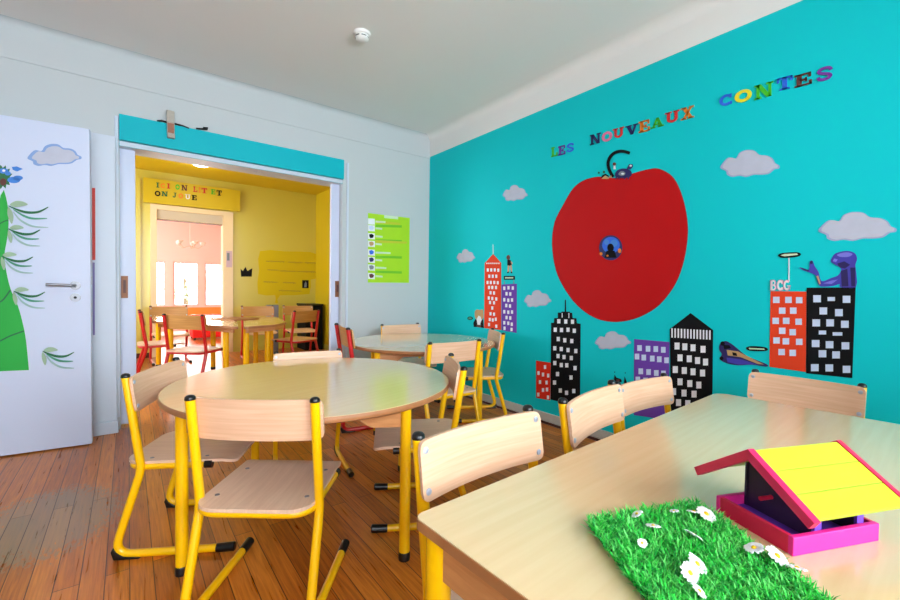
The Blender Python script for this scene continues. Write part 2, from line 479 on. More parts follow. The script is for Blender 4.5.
# the hinged white door, standing ajar in front of the wall
dl0 = Vector((-1.02, 3.60, 0)); dl1 = Vector((-0.189, 3.517, 0))
dd = (dl1 - dl0).normalized(); dn = Vector((dd.y, -dd.x, 0))     # dn faces the room
def ondoor(px, py):
    r = ray(px, py); t = (dl0 - Vector((0, 0, H))).dot(dn) / r.dot(dn)
    return Vector((0, 0, H)) + r * t
b = MB()
c4 = [dl0, dl1, dl1 - dn * 0.04, dl0 - dn * 0.04]
b.prism([p + Vector((0, 0, 0.008)) for p in c4], (0, 0, 1.995), M['door'])
door1 = struct(b.build('door_1', bevel=0.004))
b = MB()
hp = ondoor(75.5, 285.5); hl = ondoor(48, 284.5)
def disc(mb, c, n, r, t, m, k=20):
    n = Vector(n).normalized(); x = n.orthogonal().normalized(); y = n.cross(x)
    mb.prism([c + x * r * math.cos(2*PI*i/k) + y * r * math.sin(2*PI*i/k) for i in range(k)], n * t, m)
disc(b, hp, dn, 0.026, 0.008, M['steel'])
b.tube(fillet([hp, hp + dn * 0.045, hl + dn * 0.045], 0.02), 0.009, M['steel'])
b.build('door_handle', door1, smooth=True)
b = MB(); kp = ondoor(75.5, 297.5); disc(b, kp, dn, 0.026, 0.006, M['steel']); disc(b, kp + dn * 0.005, dn, 0.008, 0.003, M['black'])
b.build('keyhole_plate', door1, smooth=False)
b = MB()
lp = ondoor(88.5, 280)
b.box((-0.195, 3.53, lp.z - 0.03), (-0.186, 3.545, lp.z + 0.02), M['steel']); b.build('latch', door1)
b = MB(); b.box((-1.2, 3.52, 0), (-1.02, Y1, 2.1), M['trim']); struct(b.build('trim_7'))
# walls behind the camera: front wall with two windows, left wall
b = MB()
FY = -1.6
b.box((-3.0, FY - 0.2, 0), (X2, FY, 0.8), M['wall']); b.box((-3.0, FY - 0.2, 2.35), (X2, FY, ZC), M['wall'])
for x0, x1 in ((-3.0, -1.5), (0.15, 0.45), (2.1, X2)): b.box((x0, FY - 0.2, 0.8), (x1, FY, 2.35), M['wall'])
struct(b.build('wall_front'))
b = MB(); b.box((-2.2, FY, 0), (-2.0, Y1, ZC), M['wall']); struct(b.build('wall_left'))
for k, (x0, x1) in enumerate(((-1.5, 0.15), (0.45, 2.1))):
    b = MB()
    for lo, hi in (((x0, FY-.12, .8), (x0+.06, FY-.06, 2.35)), ((x1-.06, FY-.12, .8), (x1, FY-.06, 2.35)), ((x0, FY-.12, .8), (x1, FY-.06, .86)),
                   ((x0, FY-.12, 2.29), (x1, FY-.06, 2.35)), (((x0+x1)/2-.04, FY-.12, .8), ((x0+x1)/2+.04, FY-.06, 2.35))):
        b.box(lo, hi, M['trim'])
    w = struct(b.build('window_%d' % (k + 1)))
    b = MB(); b.box((x0 + .06, FY - .095, .86), (x1 - .06, FY - .09, 2.29), M['glass']); b.build('pane', w)

# ---- yellow room
b = MB()
b.box((-1.4, Y1 + 0.22, ZC - 0.04), (2.66, Y3, ZC + 0.1), M['yellowdeep']); struct(b.build('ceiling_yellow_room'))
b = MB(); RX = 2.60
b.box((RX, Y1 + 0.22, 0), (RX + 0.12, Y3 + .12, ZC), M['yellowdeep']); struct(b.build('wall_yellow_room_right'))
b = MB()
b.box((-1.52, Y1 + 0.22, 0), (-1.4, Y3 + .12, 0.9), M['yellowwall']); b.box((-1.52, Y1 + .22, 2.3), (-1.4, Y3 + .12, ZC), M['yellowwall'])
b.box((-1.52, Y1 + 0.22, 0.9), (-1.4, 4.6, 2.3), M['yellowwall']); b.box((-1.52, 6.8, 0.9), (-1.4, Y3 + .12, 2.3), M['yellowwall'])
struct(b.build('wall_yellow_room_left'))
# far yellow wall with the doorway to the sunny room
DX0, DX1, DZ = 0.325, 1.157, 1.965
b = MB()
b.box((-1.52, Y3, 0), (DX0 - .06, Y3 + .12, ZC), M['yellowwall']); b.box((DX1 + .06, Y3, 0), (RX, Y3 + .12, ZC), M['yellowwall'])
b.box((DX0 - .06, Y3, 2.15), (DX1 + .06, Y3 + .12, ZC), M['yellowwall']); struct(b.build('wall_far'))
b = MB()
b.box((DX0 - .075, Y3 - .03, 0), (DX0, Y3 + .15, 2.16), M['cream']); b.box((DX1, Y3 - .03, 0), (DX1 + .14, Y3 + .15, 2.16), M['cream'])
b.box((DX0, Y3 - .03, 2.09), (DX1, Y3 + .15, 2.16), M['cream']); b.box((DX0, Y3 - .01, DZ), (DX1, Y3 + .1, 2.09), M['greypanel'])
b.box((DX0, Y3 - .015, DZ - 0.012), (DX1, Y3 + .1, DZ), M['brown'])
struct(b.build('trim_8', bevel=0.003))
b = MB(); b.box((DX1 + .14, Y3 - .015, 0), (RX, Y3, .07), M['yellowwall']); b.box((-1.4, Y3 - .015, 0), (DX0 - .075, Y3, .07), M['darkwood']); struct(b.build('baseboard_far'))
b = MB(); b.box((RX - .015, Y1 + .22, 0), (RX, Y3 - .015, .08), M['yellowwall']); struct(b.build('baseboard_yellow_room'))
b = MB(); px = ony(139.5, 250, Y3 - .0).x; b.box((px - .012, Y3 - .02, .07), (px + .012, Y3, 2.5), M['yellowwall']); struct(b.build('trim_9'))
# ---- sunny pink room
WY = 11.0
wz0, wz1 = 0.56, 1.54
panes = [(ony(157 - 8, 280, WY).x, ony(166, 280, WY).x), (ony(173, 280, WY).x, ony(199, 280, WY).x), (ony(204.6, 280, WY).x, ony(228, 280, WY).x)]
b = MB()
b.box((-1.5, WY, 0), (3.0, WY + .12, .36), M['pink']); b.box((-1.5, WY, .36), (3.0, WY + .12, wz0 - .03), M['orange']); b.box((-1.5, WY, wz0 - .03), (3.0, WY + .12, wz0), M['pink'])
b.box((-1.5, WY, wz1), (3.0, WY + .12, 2.7), M['pink'])
xs = [-1.5] + [v for p in panes for v in p] + [3.0]
for i in range(0, len(xs), 2): b.box((xs[i], WY, wz0), (xs[i + 1], WY + .12, wz1), M['pink'])
struct(b.build('wall_sunroom'))
for k, (x0, x1) in enumerate(panes):
    b = MB(); t = .035
    for lo, hi in (((x0, WY+.02, wz0), (x0+t, WY+.07, wz1)), ((x1-t, WY+.02, wz0), (x1, WY+.07, wz1)), ((x0+t, WY+.02, wz0), (x1-t, WY+.07, wz0+t)), ((x0+t, WY+.02, wz1-t), (x1-t, WY+.07, wz1))):
        b.box(lo, hi, M['frame'])
    w = struct(b.build('window_%d' % (k + 3)))
    b = MB(); b.box((x0 + t, WY + .04, wz0 + t), (x1 - t, WY + .046, wz1 - t), M['glass']); b.build('pane', w)
b = MB(); b.box((-1.5, Y3 + .12, 2.45), (3.0, WY, 2.6), M['pink']); struct(b.build('ceiling_sunroom'))
for k, y in enumerate((8.6, 9.7)):
    b = MB(); b.box((-1.5, y, 2.3), (3.0, y + .2, 2.45), M['cream']); struct(b.build('beam_%d' % (k + 1)))
b = MB(); b.box((-1.62, Y3 + .12, 0), (-1.5, WY + .12, 2.6), M['pink']); b.box((3.0, Y3 + .12, 0), (3.12, WY + .12, 2.6), M['pink']); struct(b.build('wall_sunroom_sides'))
# garden outside
b = MB(); b.box((-12, 11.4, -0.3), (16, 30, -0.1), M['ground']); struct(b.build('ground'))
def tree(x, y, h, label):
    t = empty('garden_tree', (x, y, -0.1), 0, label, 'tree', 'trees beyond the sunny room')
    b = MB(); b.tube([(0, 0, 0), (.05, 0, h*.4), (0, .05, h*.75)], [.09, .07, .03], M['bark']); b.build('trunk', t, smooth=True)
    b = MB(); rn = random.Random(int(x * 100))
    for i in range(420):
        a = rn.uniform(0, 2*PI); rr = rn.uniform(.2, 1) ** .5 * .8; z = h * rn.uniform(.38, 1.0)
        rr *= max(.15, 1 - abs(z / h - .66) * 2.4)
        p = Vector((rr * math.cos(a), rr * math.sin(a), z)); d = Vector((rn.uniform(-1,1), rn.uniform(-1,1), rn.uniform(-1,1))).normalized() * .09
        e = d.orthogonal().normalized() * .04
        b.add([p - d, p + e, p + d, p - e], [(0, 1, 2, 3)], M['treegreen'])
    b.build('foliage', t)
tree(2.15, 13.5, 2.0, 'pale sunlit tree seen through the window pane nearest the cream door frame')
tree(1.35, 15.0, 1.9, 'pale sunlit tree seen through the middle window pane')

# ------------------------------------------------------------------ chairs
HW = 0.1905
def make_chair(fm, wm, sm):
    root = empty('school_chair', (0, 0, 0), 0, 'x', 'chair')
    def Y(s): return s - 0.033          # origin under the top caps
    for sx in (-1, 1):
        x = sx * HW
        path = fillet([(x, Y(.033), .687), (x, Y(.086), .336), (x, Y(-.012), .0145), (x, Y(.37), .0145)], {1: .03, 2: .07}, 8)
        b = MB(); b.tube(path, .0145, fm, 12); sf = b.build('side_frame', root, smooth=True)
        b = MB(); b.lathe([(.0152, -.003), (.0156, .001), (.0145, .007), (.010, .0115), (.002, .0135)], (x, Y(.033), .687), M['blk'], 14); b.build('top_cap', root, smooth=True)
        b = MB(); b.tube([(x, Y(.352), .0145), (x, Y(.37), .0148), (x, Y(.416), .0165), (x, Y(.42), .0165)], [.0158, .0164, .0170, .013], M['blk'], 12); b.build('runner_cap', root, smooth=True)
        b = MB()
        b.prism([(x - .016, Y(-.004), 0.0), (x - .016, Y(.085), 0.0), (x - .016, Y(.085), .006), (x - .016, Y(.028), .012), (x - .016, Y(.004), .03), (x - .016, Y(-.008), .045), (x - .016, Y(-.014), .03)], (.032, 0, 0), M['blk'])
        b.build('rear_foot', root, bevel=.003)
        b = MB(); b.tube([(x * .93, Y(.305), .3405), (x * .93, Y(.332), .3405)], .0155, M['blk'], 12); b.build('seat_frame_cap', root, smooth=True)
    b = MB()
    xx = HW * .93
    b.tube(fillet([(xx, Y(.32), .3405), (xx, Y(.026), .3405), (-xx, Y(.026), .3405), (-xx, Y(.32), .3405)], .075, 8), .0125, fm, 12)
    b.build('seat_frame', root, smooth=True)
    # seat: rounded outline, front edge rolled down
    b = MB(); out = rrect(-.182, Y(.010), .182, Y(.415), [.07, .045, .045, .07], 6)
    nx, ny = 14, 14
    def zs(x, y):
        s = y + .033
        return .356 - .008 * (1 - (x / .176) ** 2) * max(0, 1 - ((s - .22) / .2) ** 2) - (max(0, s - .35) / .065) ** 2 * .016
    vt = [(x, y, zs(x, y) + .0055) for x, y in out]; vb = [(x, y, zs(x, y) - .0055) for x, y in out]
    n = len(out); cy = Y(.23)
    rings = [1.0, .8, .55, .28]
    V = []; Fc = []
    for sgn in (1, -1):
        for q in rings:
            for x, y in out:
                X, Yy = x * q, cy + (y - cy) * q; V.append((X, Yy, zs(X, Yy) + sgn * .0055))
        V.append((0, cy, zs(0, cy) + sgn * .0055))
    half = len(rings) * n + 1
    for i in range(len(rings) - 1):
        for k in range(n):
            k2 = (k + 1) % n
            Fc.append((i*n+k, i*n+k2, (i+1)*n+k2, (i+1)*n+k)); Fc.append((half+i*n+k2, half+i*n+k, half+(i+1)*n+k, half+(i+1)*n+k2))
    i = len(rings) - 1
    for k in range(n):
        k2 = (k + 1) % n
        Fc.append((i*n+k, i*n+k2, half-1)); Fc.append((half+i*n+k2, half+i*n+k, 2*half-1))
        Fc.append((half+k, half+k2, k2, k))
    b.add(V, Fc, sm); b.build('seat', root, smooth=True)
    for x, s in ((-.145, .10), (.145, .10), (-.145, .30), (.145, .30)):
        b = MB(); z = zs(x, Y(s)) + .005
        b.lathe([(.008, 0), (.007, .002), (.003, .0028)], (x, Y(s), z), M['steel'], 10); b.build('seat_bolt', root, smooth=True)
    # backrest: bowed board on the front of the uprights
    b = MB(); z0, z1, hw = .555, .687, .207
    out = rrect(-hw, z0, hw, z1, .02, 4)
    def yb(x, z):
        s = .033 + (.687 - z) / .347 * .051
        return Y(s + .0145 + .006) - .020 * (1 - (x / .19) ** 2)
    gx = 16
    V = []; Fc = []
    # columns of the outline: sample across x, with rounded ends
    cols = [-hw, -hw + .004, -hw + .010, -hw + .02] + [-.18 + .36 * i / gx for i in range(1, gx)] + [hw - .02, hw - .010, hw - .004, hw]
    for x in cols:
        d = abs(x) - (hw - .02)
        inset = 0 if d <= 0 else .02 - math.sqrt(max(0, .02 ** 2 - d ** 2))
        a, c = z0 + inset, z1 - inset
        for side in (.005, -.005):
            for t in (0, .33, .67, 1):
                z = a + (c - a) * t; V.append((x, yb(x, z) + side, z))
    for i in range(len(cols) - 1):
        o = i * 8; p = o + 8
        for t in range(3):
            Fc.append((o+t, p+t, p+t+1, o+t+1)[::-1]); Fc.append((o+4+t, p+4+t, p+4+t+1, o+4+t+1))
        Fc.append((o, o+4, p+4, p)); Fc.append((o+3, p+3, p+7, o+7))
    Fc.append((0, 1, 2, 3, 7, 6, 5, 4)); e = (len(cols) - 1) * 8; Fc.append(tuple(e + k for k in (4, 5, 6, 7, 3, 2, 1, 0)))
    b.add(V, Fc, wm); b.build('backrest', root, smooth=True)
    for sx in (-1, 1):
        for z in (.577, .666):
            b = MB(); T = Matrix.Rotation(-PI / 2, 3, 'X')
            b.lathe([(.0085, 0), (.0075, .0025), (.004, .0038)], (sx * HW, yb(HW, z) + .005, z), M['bolt'], 12, T=T.to_4x4()); b.build('back_bolt', root, smooth=True)
    return root
CH = {'y': make_chair(M['yel'], M['beech'], M['beechseat']), 'r': None}
CH['r'] = make_chair(M['red'], M['tan'], M['beechseat'])
first = {'y': True, 'r': True}
def chair(kind, mx, my, face, label, group, sc=1.0):
    src = CH[kind]
    o = src if first[kind] else copy_tree(src)
    first[kind] = False
    o.location = (mx, my, 0); o.rotation_euler = (0, 0, math.radians(face - 90)); o.scale = (sc,) * 3
    o['label'] = label; o['group'] = group; o['category'] = 'chair'
    return o
g1, g2, g3, g4 = 'yellow chairs around the nearer round table', 'chairs around the round table in the corner', 'yellow chairs at the rectangular table', 'red chairs in the yellow room'
chair('y', .299, 1.379, 52.3, 'yellow framed chair with its back to the viewer, nearest chair at the round table', g1)
chair('y', .083, 2.152, -29, 'yellow framed chair beside the white door, seen from its side', g1)
chair('y', .855, 2.517, -101, 'chair behind the round table, only the pale top of its backrest showing', g1, .94)
chair('y', 1.243, 1.575, 151, 'yellow chair tucked under the round table beside its table leg, seen edge on', g1)
chair('y', 2.044, 3.46, -91, 'pale chair at the corner table against the white wall under the green poster', g2)
chair('y', 1.69, 2.158, 85.3, 'yellow chair with its back to the viewer at the corner table', g2)
chair('y', 2.415, 2.525, 150, 'yellow chair between the corner table and the teal wall, below the tall red tower', g2)
chair('r', 1.278, 3.02, -11, 'red framed chair at the corner table beside the doorway jamb', g2, 1.07)
chair('y', .722, .818, -88, 'pale backrest chair at the near corner of the rectangular table', g3, 1.005)
chair('y', 1.262, .86, -80, 'pale chair in the middle of the rectangular table side, bowed top edge', g3)
chair('y', 1.80, .965, -93, 'pale chair at the rectangular table in front of the purple building', g3, .94)
chair('y', 2.365, .53, 180, 'tan backrest chair at the table end by the teal wall', g3, .965)
chair('r', .425, 4.87, 46, 'red chair with its back to the viewer in the yellow room, before the bright doorway', g4, 1.07)
chair('r', .10, 5.72, 0, 'red chair seen from the side just beyond the doorway jamb in the yellow room', g4, 1.07)
pA, pB = onz(299.5, 311, .74), onz(314.5, 310, .74)
pm = (pA + pB) / 2
chair('r', pm.x, pm.y, 118, 'red chair in the yellow room below the writing, against the dark cabinet', g4, 1.07)
chair('r', .44, 6.92, -88, 'red chair on the far side of the yellow room table, by the bright doorway', g4, 1.07)
chair('r', 1.50, 6.62, -92, 'wide tan backrest chair behind the yellow room table, below the crown', g4, 1.07)
chair('r', 2.08, 6.62, -95, 'brown backrest chair in the yellow room corner beside the grey panel', g4, 1.07)

# ------------------------------------------------------------------ tables
def leg(root, x, y, ztop, r=.0205, m=None):
    b = MB(); b.tube([(x, y, .02), (x, y, ztop)], r, m or M['yel'], 18); l = b.build('leg', root, smooth=True)
    b = MB(); b.lathe([(r + .001, 0), (r + .002, .006), (r + .002, .028), (r, .032)], (x, y, 0), M['blk'], 18); b.build('foot_cap', l, smooth=True)
def apron(root, p, q, zt, deep=.075, shallow=.04, th=.018, m=None):
    p = Vector((p[0], p[1], 0)); q = Vector((q[0], q[1], 0)); d = (q - p); L = d.length; d.normalize(); nrm = Vector((-d.y, d.x, 0))
    prof = [(0, zt), (0, zt - deep), (.10, zt - deep)]
    for k in range(1, 7):
        t = k / 6; prof.append((.10 + .07 * t, zt - deep + (deep - shallow) * (3*t*t - 2*t**3)))
    prof += [(L - a, z) for a, z in prof[::-1]]
    prof = prof[:len(prof)//2] + prof[len(prof)//2:]
    b = MB(); b.prism([p + d * a + Vector((0, 0, z)) - nrm * th / 2 for a, z in prof], nrm * th, m or M['apron'])
    b.build('apron', root)
def round_table(cx, cy, R, zt, rl, ang, label):
    t = empty('round_table', (cx, cy, 0), math.radians(ang), label, 'table', 'round tables')
    b = MB()
    b.lathe([(R - .006, zt - .024), (R - .001, zt - .02), (R, zt - .012), (R - .001, zt - .004), (R - .004, zt - .001)], (0, 0, 0), M['edge'], 96)
    b.lathe([(R - .004, zt - .0015), (R - .0055, zt), (.001, zt)], (0, 0, 0), M['top'], 96)
    b.build('tabletop', t, smooth=True)
    P = [(rl * math.cos(PI/2*k), rl * math.sin(PI/2*k)) for k in range(4)]
    for x, y in P: leg(t, x, y, zt - .024)
    for k in range(4): 
        a, c = Vector((*P[k], 0)), Vector((*P[(k+1) % 4], 0)); d = (c - a).normalized() * .02
        apron(t, (a + d)[:2], (c - d)[:2], zt - .024)
    return t
round_table(.69, 1.905, .606, .61, .56, 15, 'round beech table with yellow legs in the middle of the room')
round_table(1.885, 2.84, .58, .61, .53, 20, 'round beech table in the corner where the white and teal walls meet')
# rectangular table
RT = Vector((.420, .660, 0)); ra = math.radians(2.8)
rt = empty('rectangular_table', (RT.x, RT.y, 0), ra, 'large rectangular beech table carrying the grass mat and the little wooden house', 'table')
LW, LD, zt = 1.575, .82, .61
b = MB(); out = rrect(0, -LD, LW, 0, [.06, .05, .022, .03], 6)
b.prism([(x, y, zt - .02) for x, y in out], (0, 0, .0185), M['edge'])
out2 = rrect(.002, -LD + .002, LW - .002, -.002, [.058, .048, .02, .028], 6)
b.prism([(x, y, zt - .002) for x, y in out2], (0, 0, .002), M['top'])
b.build('tabletop', rt)
LI = .05
LP = [(.036, -.036), (LW - LI, -.19), (LW - LI, -LD + LI), (.036, -LD + LI)]
for x, y in LP: leg(rt, x, y, zt - .02, .024)
for k in range(4):
    a, c = Vector((*LP[k], 0)), Vector((*LP[(k + 1) % 4], 0)); d = (c - a).normalized() * .024
    apron(rt, (a + d)[:2], (c - d)[:2], zt - .02, .085, .05)
# tables in the yellow room
def poly_table(poly, legs, zt, label):
    cx = sum(p[0] for p in poly) / len(poly); cy = sum(p[1] for p in poly) / len(poly)
    t = empty('classroom_table', (cx, cy, 0), 0, label, 'table', 'tables in the yellow room')
    b = MB(); P = [(x - cx, y - cy) for x, y in poly]
    # clip the corners a little
    out = []
    n = len(P)
    for i in range(n):
        p = Vector(P[i]); a = Vector(P[i - 1]); c = Vector(P[(i + 1) % n])
        out += [p + (a - p).normalized() * .05, p + (a - p).normalized() * .015 + (c - p).normalized() * .015, p + (c - p).normalized() * .05]
    b.prism([(x, y, zt - .025) for x, y in out], (0, 0, .023), M['edge']); b.prism([(x, y, zt - .002) for x, y in out], (0, 0, .002), M['top'])
    b.build('tabletop', t)
    L = [(x - cx, y - cy) for x, y in legs]
    for x, y in L: leg(t, x, y, zt - .025, .028, M['yel'])
    b = MB()
    ins = [(x * .88, y * .88) for x, y in P]
    for i in range(n):
        a = Vector((*ins[i], 0)); c = Vector((*ins[(i + 1) % n], 0)); d = (c - a).normalized(); nr = Vector((-d.y, d.x, 0)) * .018
        b.prism([a + Vector((0, 0, zt - .07)), c + Vector((0, 0, zt - .07)), c + nr + Vector((0, 0, zt - .07)), a + nr + Vector((0, 0, zt - .07))], (0, 0, .045), M['apron'])
    b.build('apron', t)
poly_table([(.2, 5.58), (.84, 4.45), (1.02, 5.55), (.97, 6.1), (.26, 6.6)], [(.3, 6.42), (.83, 5.9), (.79, 4.80), (.36, 5.44)], .64, 'beech table in the yellow room shining white before the bright doorway')
poly_table([(.88, 4.42), (1.22, 4.56), (1.40, 4.82), (1.52, 5.75), (1.14, 5.75)], [(.955, 4.68), (1.25, 5.6), (1.19, 4.80), (1.43, 5.6)], .64, 'beech table in the yellow room reflecting yellow, nearer the writing on the wall')
b = MB()
p0 = [onz(210, 319, .641), onz(234, 317.5, .641), onz(259, 319, .641), onz(234, 321, .641)]
b.prism(p0, (0, 0, .012), M['edge']); tag(b.build('wooden_board'), 'flat brown board lying on the yellow room tables', 'board')
b = MB()
b.box((-.14, -.22, 0), (.14, .22, .72), M['black']); b.box((-.15, -.23, .72), (.15, .23, .75), M['blk'])
tag(b.build('cabinet', loc=(2.41, 7.03, 0), bevel=.01), 'low black cabinet in the yellow room corner', 'cabinet')
b = MB(); b.box((-.09, -.02, 0), (.09, .02, .74), M['greyblue']); tag(b.build('room_divider', loc=(1.80, 6.97, 0), bevel=.01), 'narrow grey blue upright panel between chairs in the yellow room', 'panel')
b = MB(); b.box((-.3, -.25, 0.04), (.3, .25, .3), M['redsofa']); b.box((-.3, .15, .3), (.3, .25, .45), M['redsofa'])
so = b.build('low_sofa', loc=(1.25, 9.4, 0), bevel=.02); tag(so, 'red low sofa in the sunny room behind the table', 'sofa')
for sx in (-.26, .26):
    for sy in (-.21, .21):
        b = MB(); b.box((sx-.02, sy-.02, 0), (sx+.02, sy+.02, .045), M['blk']); b.build('leg', so)

# ------------------------------------------------------------------ bird house
ha, hb = onz(793, 557, .61), onz(879, 541, .61)
hu = (hb - ha).normalized(); hz = math.atan2(hu.y, hu.x)
house = empty('wooden_bird_house', (ha.x, ha.y, .61), hz, 'small painted wooden bird house with lemon roof and magenta tray on the table', 'bird house')
HL, HD, TH = .193, .146, .031
b = MB(); b.box((.008, .008, .001), (HL - .008, HD - .008, .012), M['hpurple']); b.build('tray_floor', house)
b = MB(); b.box((.0, 0, 0), (HL, .009, TH), M['magenta']); b.build('tray_board', house, bevel=.0015)
b = MB(); b.box((.0, HD - .009, 0), (HL, HD, TH), M['magenta']); b.build('tray_board', house, bevel=.0015)
b = MB(); b.box((.0, .009, 0), (.009, HD - .009, TH), M['crimson']); b.build('tray_board', house, bevel=.0015)  # magenta end board, its shade put in as a darker red
b = MB(); b.box((HL - .009, .009, 0), (HL, HD - .009, TH), M['crimson']); b.build('tray_board', house, bevel=.0015)
RV, RZ = .074, .146                   # ridge
EN, ENZ, EF, EFZ = -.034, .078, .186, .070
def roofz(v): return RZ - (RV - v) * (RZ - ENZ) / (RV - EN) if v < RV else RZ - (v - RV) * (RZ - EFZ) / (EF - RV)
for u0, u1 in ((.060, .069), (HL - .036, HL - .027)):
    b = MB(); pts = [(u0, .014, .012), (u0, HD - .014, .012), (u0, HD - .014, roofz(HD - .014) - .010), (u0, RV, RZ - .012), (u0, .014, roofz(.014) - .010)]
    b.prism(pts, (u1 - u0, 0, 0), M['hshade']); b.build('gable_panel', house)
    b = MB(); b.box((u0 - .002, .0095, .012), (u1 + .004, .0145, roofz(.0095) - .010), M['hpurple']); b.build('post', house)
    b = MB(); b.box((u0 - .002, HD - .0145, .012), (u1 + .004, HD - .0095, roofz(HD - .0095) - .010), M['hshade']); b.build('post', house)
b = MB(); b.tube([(.034, .085, .05), (.061, .085, .05)], .004, M['crimson'], 10); b.build('perch', house, smooth=True)
UL, UR = -.006, .206
def slope(v0, z0, v1, z1, name, m, ua, ub, t, planks=0):
    d = Vector((0, v1 - v0, z1 - z0)).normalized(); nr = Vector((0, -d.z, d.y))
    if nr.z < 0: nr = -nr
    b = MB()
    n = max(1, planks)
    for k in range(n):
        a = Vector((ua, v0, z0)).lerp(Vector((ua, v1, z1)), k / n); c = Vector((ua, v0, z0)).lerp(Vector((ua, v1, z1)), (k + 1) / n)
        g = d * (.0005 if planks else 0)
        b.prism([a + g, c - g, c - g - nr * t, a + g - nr * t], (ub - ua, 0, 0), m)
    return b.build(name, house, bevel=.0008)
slope(RV, RZ, EN, ENZ, 'roof_boards', M['hyellow'], UL + .008, UR - .006, .007, 3)
slope(RV, RZ, EF, EFZ, 'roof_boards', M['hyellow'], UL + .008, UR - .006, .007, 3)
for ua, ub in ((UL - .006, UL + .008), (UR - .006, UR + .004)):
    slope(RV, RZ + .003, EN - .004, ENZ - .001, 'barge_board', M['crimson'] if ua > .1 else M['hotpink'], ua, ub, .016)
    slope(RV, RZ + .003, EF + .003, EFZ - .001, 'barge_board', M['crimson'], ua, ub, .016)

# ------------------------------------------------------------------ artificial grass with daisies
gc = [onz(589, 524, .615), onz(703, 506, .615), onz(840, 607, .615), onz(662, 618, .615)]
go = (gc[0] + gc[1] + gc[2] + gc[3]) / 4
grass = empty('grass_mat', (go.x, go.y, .61), 0, 'square of bright artificial grass with white daisies lying on the table', 'grass mat')
loc = [p - Vector((go.x, go.y, .615)) for p in gc]
def gpt(a, c): return (loc[0] * (1-a) * (1-c) + loc[1] * a * (1-c) + loc[2] * a * c + loc[3] * (1-a) * c)
b = MB(); b.prism([Vector((p.x, p.y, .0005)) for p in loc], (0, 0, .004), M['matbase']); b.build('mat_backing', grass)
b = MB(); rn = random.Random(3)
G3 = [mat('grass blade bright', (40, 212, 66), .45), mat('grass blade mid', (24, 160, 58), .45), mat('grass blade pale', (110, 232, 110), .45)]
for i in range(2300):
    p = gpt(rn.uniform(-.02, .965), rn.uniform(-.02, 1)); 
    lean0 = rn.uniform(0, 2 * PI)
    for k in range(rn.randint(5, 7)):
        a = rn.uniform(0, 2 * PI); ln = rn.uniform(.010, .019); tilt = rn.uniform(.3, 1.7)
        base = Vector((p.x + rn.uniform(-.003, .003), p.y + rn.uniform(-.003, .003), .004 + rn.uniform(0, .010)))
        d = Vector((math.cos(a) * tilt, math.sin(a) * tilt, 1)).normalized(); w = Vector((-math.sin(a), math.cos(a), 0)) * rn.uniform(.0007, .0013)
        mid = base + d * ln * .55; tip = base + d * ln + Vector((math.cos(a), math.sin(a), -.4)) * ln * .18
        b.add([base - w, base + w, mid + w * .9, mid - w * .9, tip], [(0, 1, 2, 3), (3, 2, 4)], rn.choice(G3))
bl = b.build('grass_blades', grass); bl['kind'] = 'stuff'
def daisy(px, py, r, nx, ny, nz):
    p = onz(px, py, .61 + .024) - Vector((go.x, go.y, .61)); nrm = Vector((nx, ny, nz)).normalized()
    X = nrm.orthogonal().normalized(); Yv = nrm.cross(X)
    b = MB(); n = 15
    for k in range(n):
        a = 2 * PI * k / n + rn.uniform(-.1, .1); d = X * math.cos(a) + Yv * math.sin(a); e = nrm.cross(d)
        rr = r * rn.uniform(.9, 1.08); q = []
        for t, w, z in ((.15, .05, .0), (.5, .19, .10), (.85, .18, .10), (1.0, .07, .02)):
            q.append((p + d * rr * t + nrm * r * z, e * r * w))
        vs = []
        for c, w in q: vs += [c - w + nrm * .0004, c + w + nrm * .0004]
        vs += [v - nrm * .0008 for v in vs]
        fs = []
        for j in range(3):
            fs += [(2*j, 2*j+1, 2*j+3, 2*j+2), (8+2*j+1, 8+2*j, 8+2*j+2, 8+2*j+3)]
            fs += [(2*j, 2*j+2, 8+2*j+2, 8+2*j), (2*j+1, 8+2*j+1, 8+2*j+3, 2*j+3)]
        fs += [(6, 7, 15, 14), (1, 0, 8, 9)]
        b.add(vs, fs, M['petal'])
    f = b.build('daisy', grass, smooth=False)
    b = MB(); T = Matrix((X, Yv, nrm)).transposed().to_4x4()
    b.lathe([(r * .26, 0), (r * .24, r * .12), (r * .14, r * .22), (r * .03, r * .25)], p, M['pistil'], 12, T=T); b.build('flower_centre', f, smooth=True)
    b = MB(); b.tube([(p.x, p.y, .004), p - nrm * .001], .0009, M['matbase'], 6); b.build('stem', f)
for d in ((706, 514, .0165, -.1, -.5, 1), (694, 512, .013, .3, .2, 1), (637, 514, .011, -.3, .5, 1), (653, 526, .012, .2, .2, 1), (642, 543, .008, -.5, -.3, .9),
          (693, 535, .014, .6, -.1, .8), (697, 564, .0155, .1, -.7, 1), (690, 573, .0145, -.2, -.8, .9), (699, 591, .011, .3, -.5, .8), (674, 511, .008, 0, .3, 1),
          (754, 548, .0145, -.2, .3, 1), (777, 556, .0165, 0, -.6, 1), (797, 568, .012, .3, .1, 1)):
    daisy(*d)

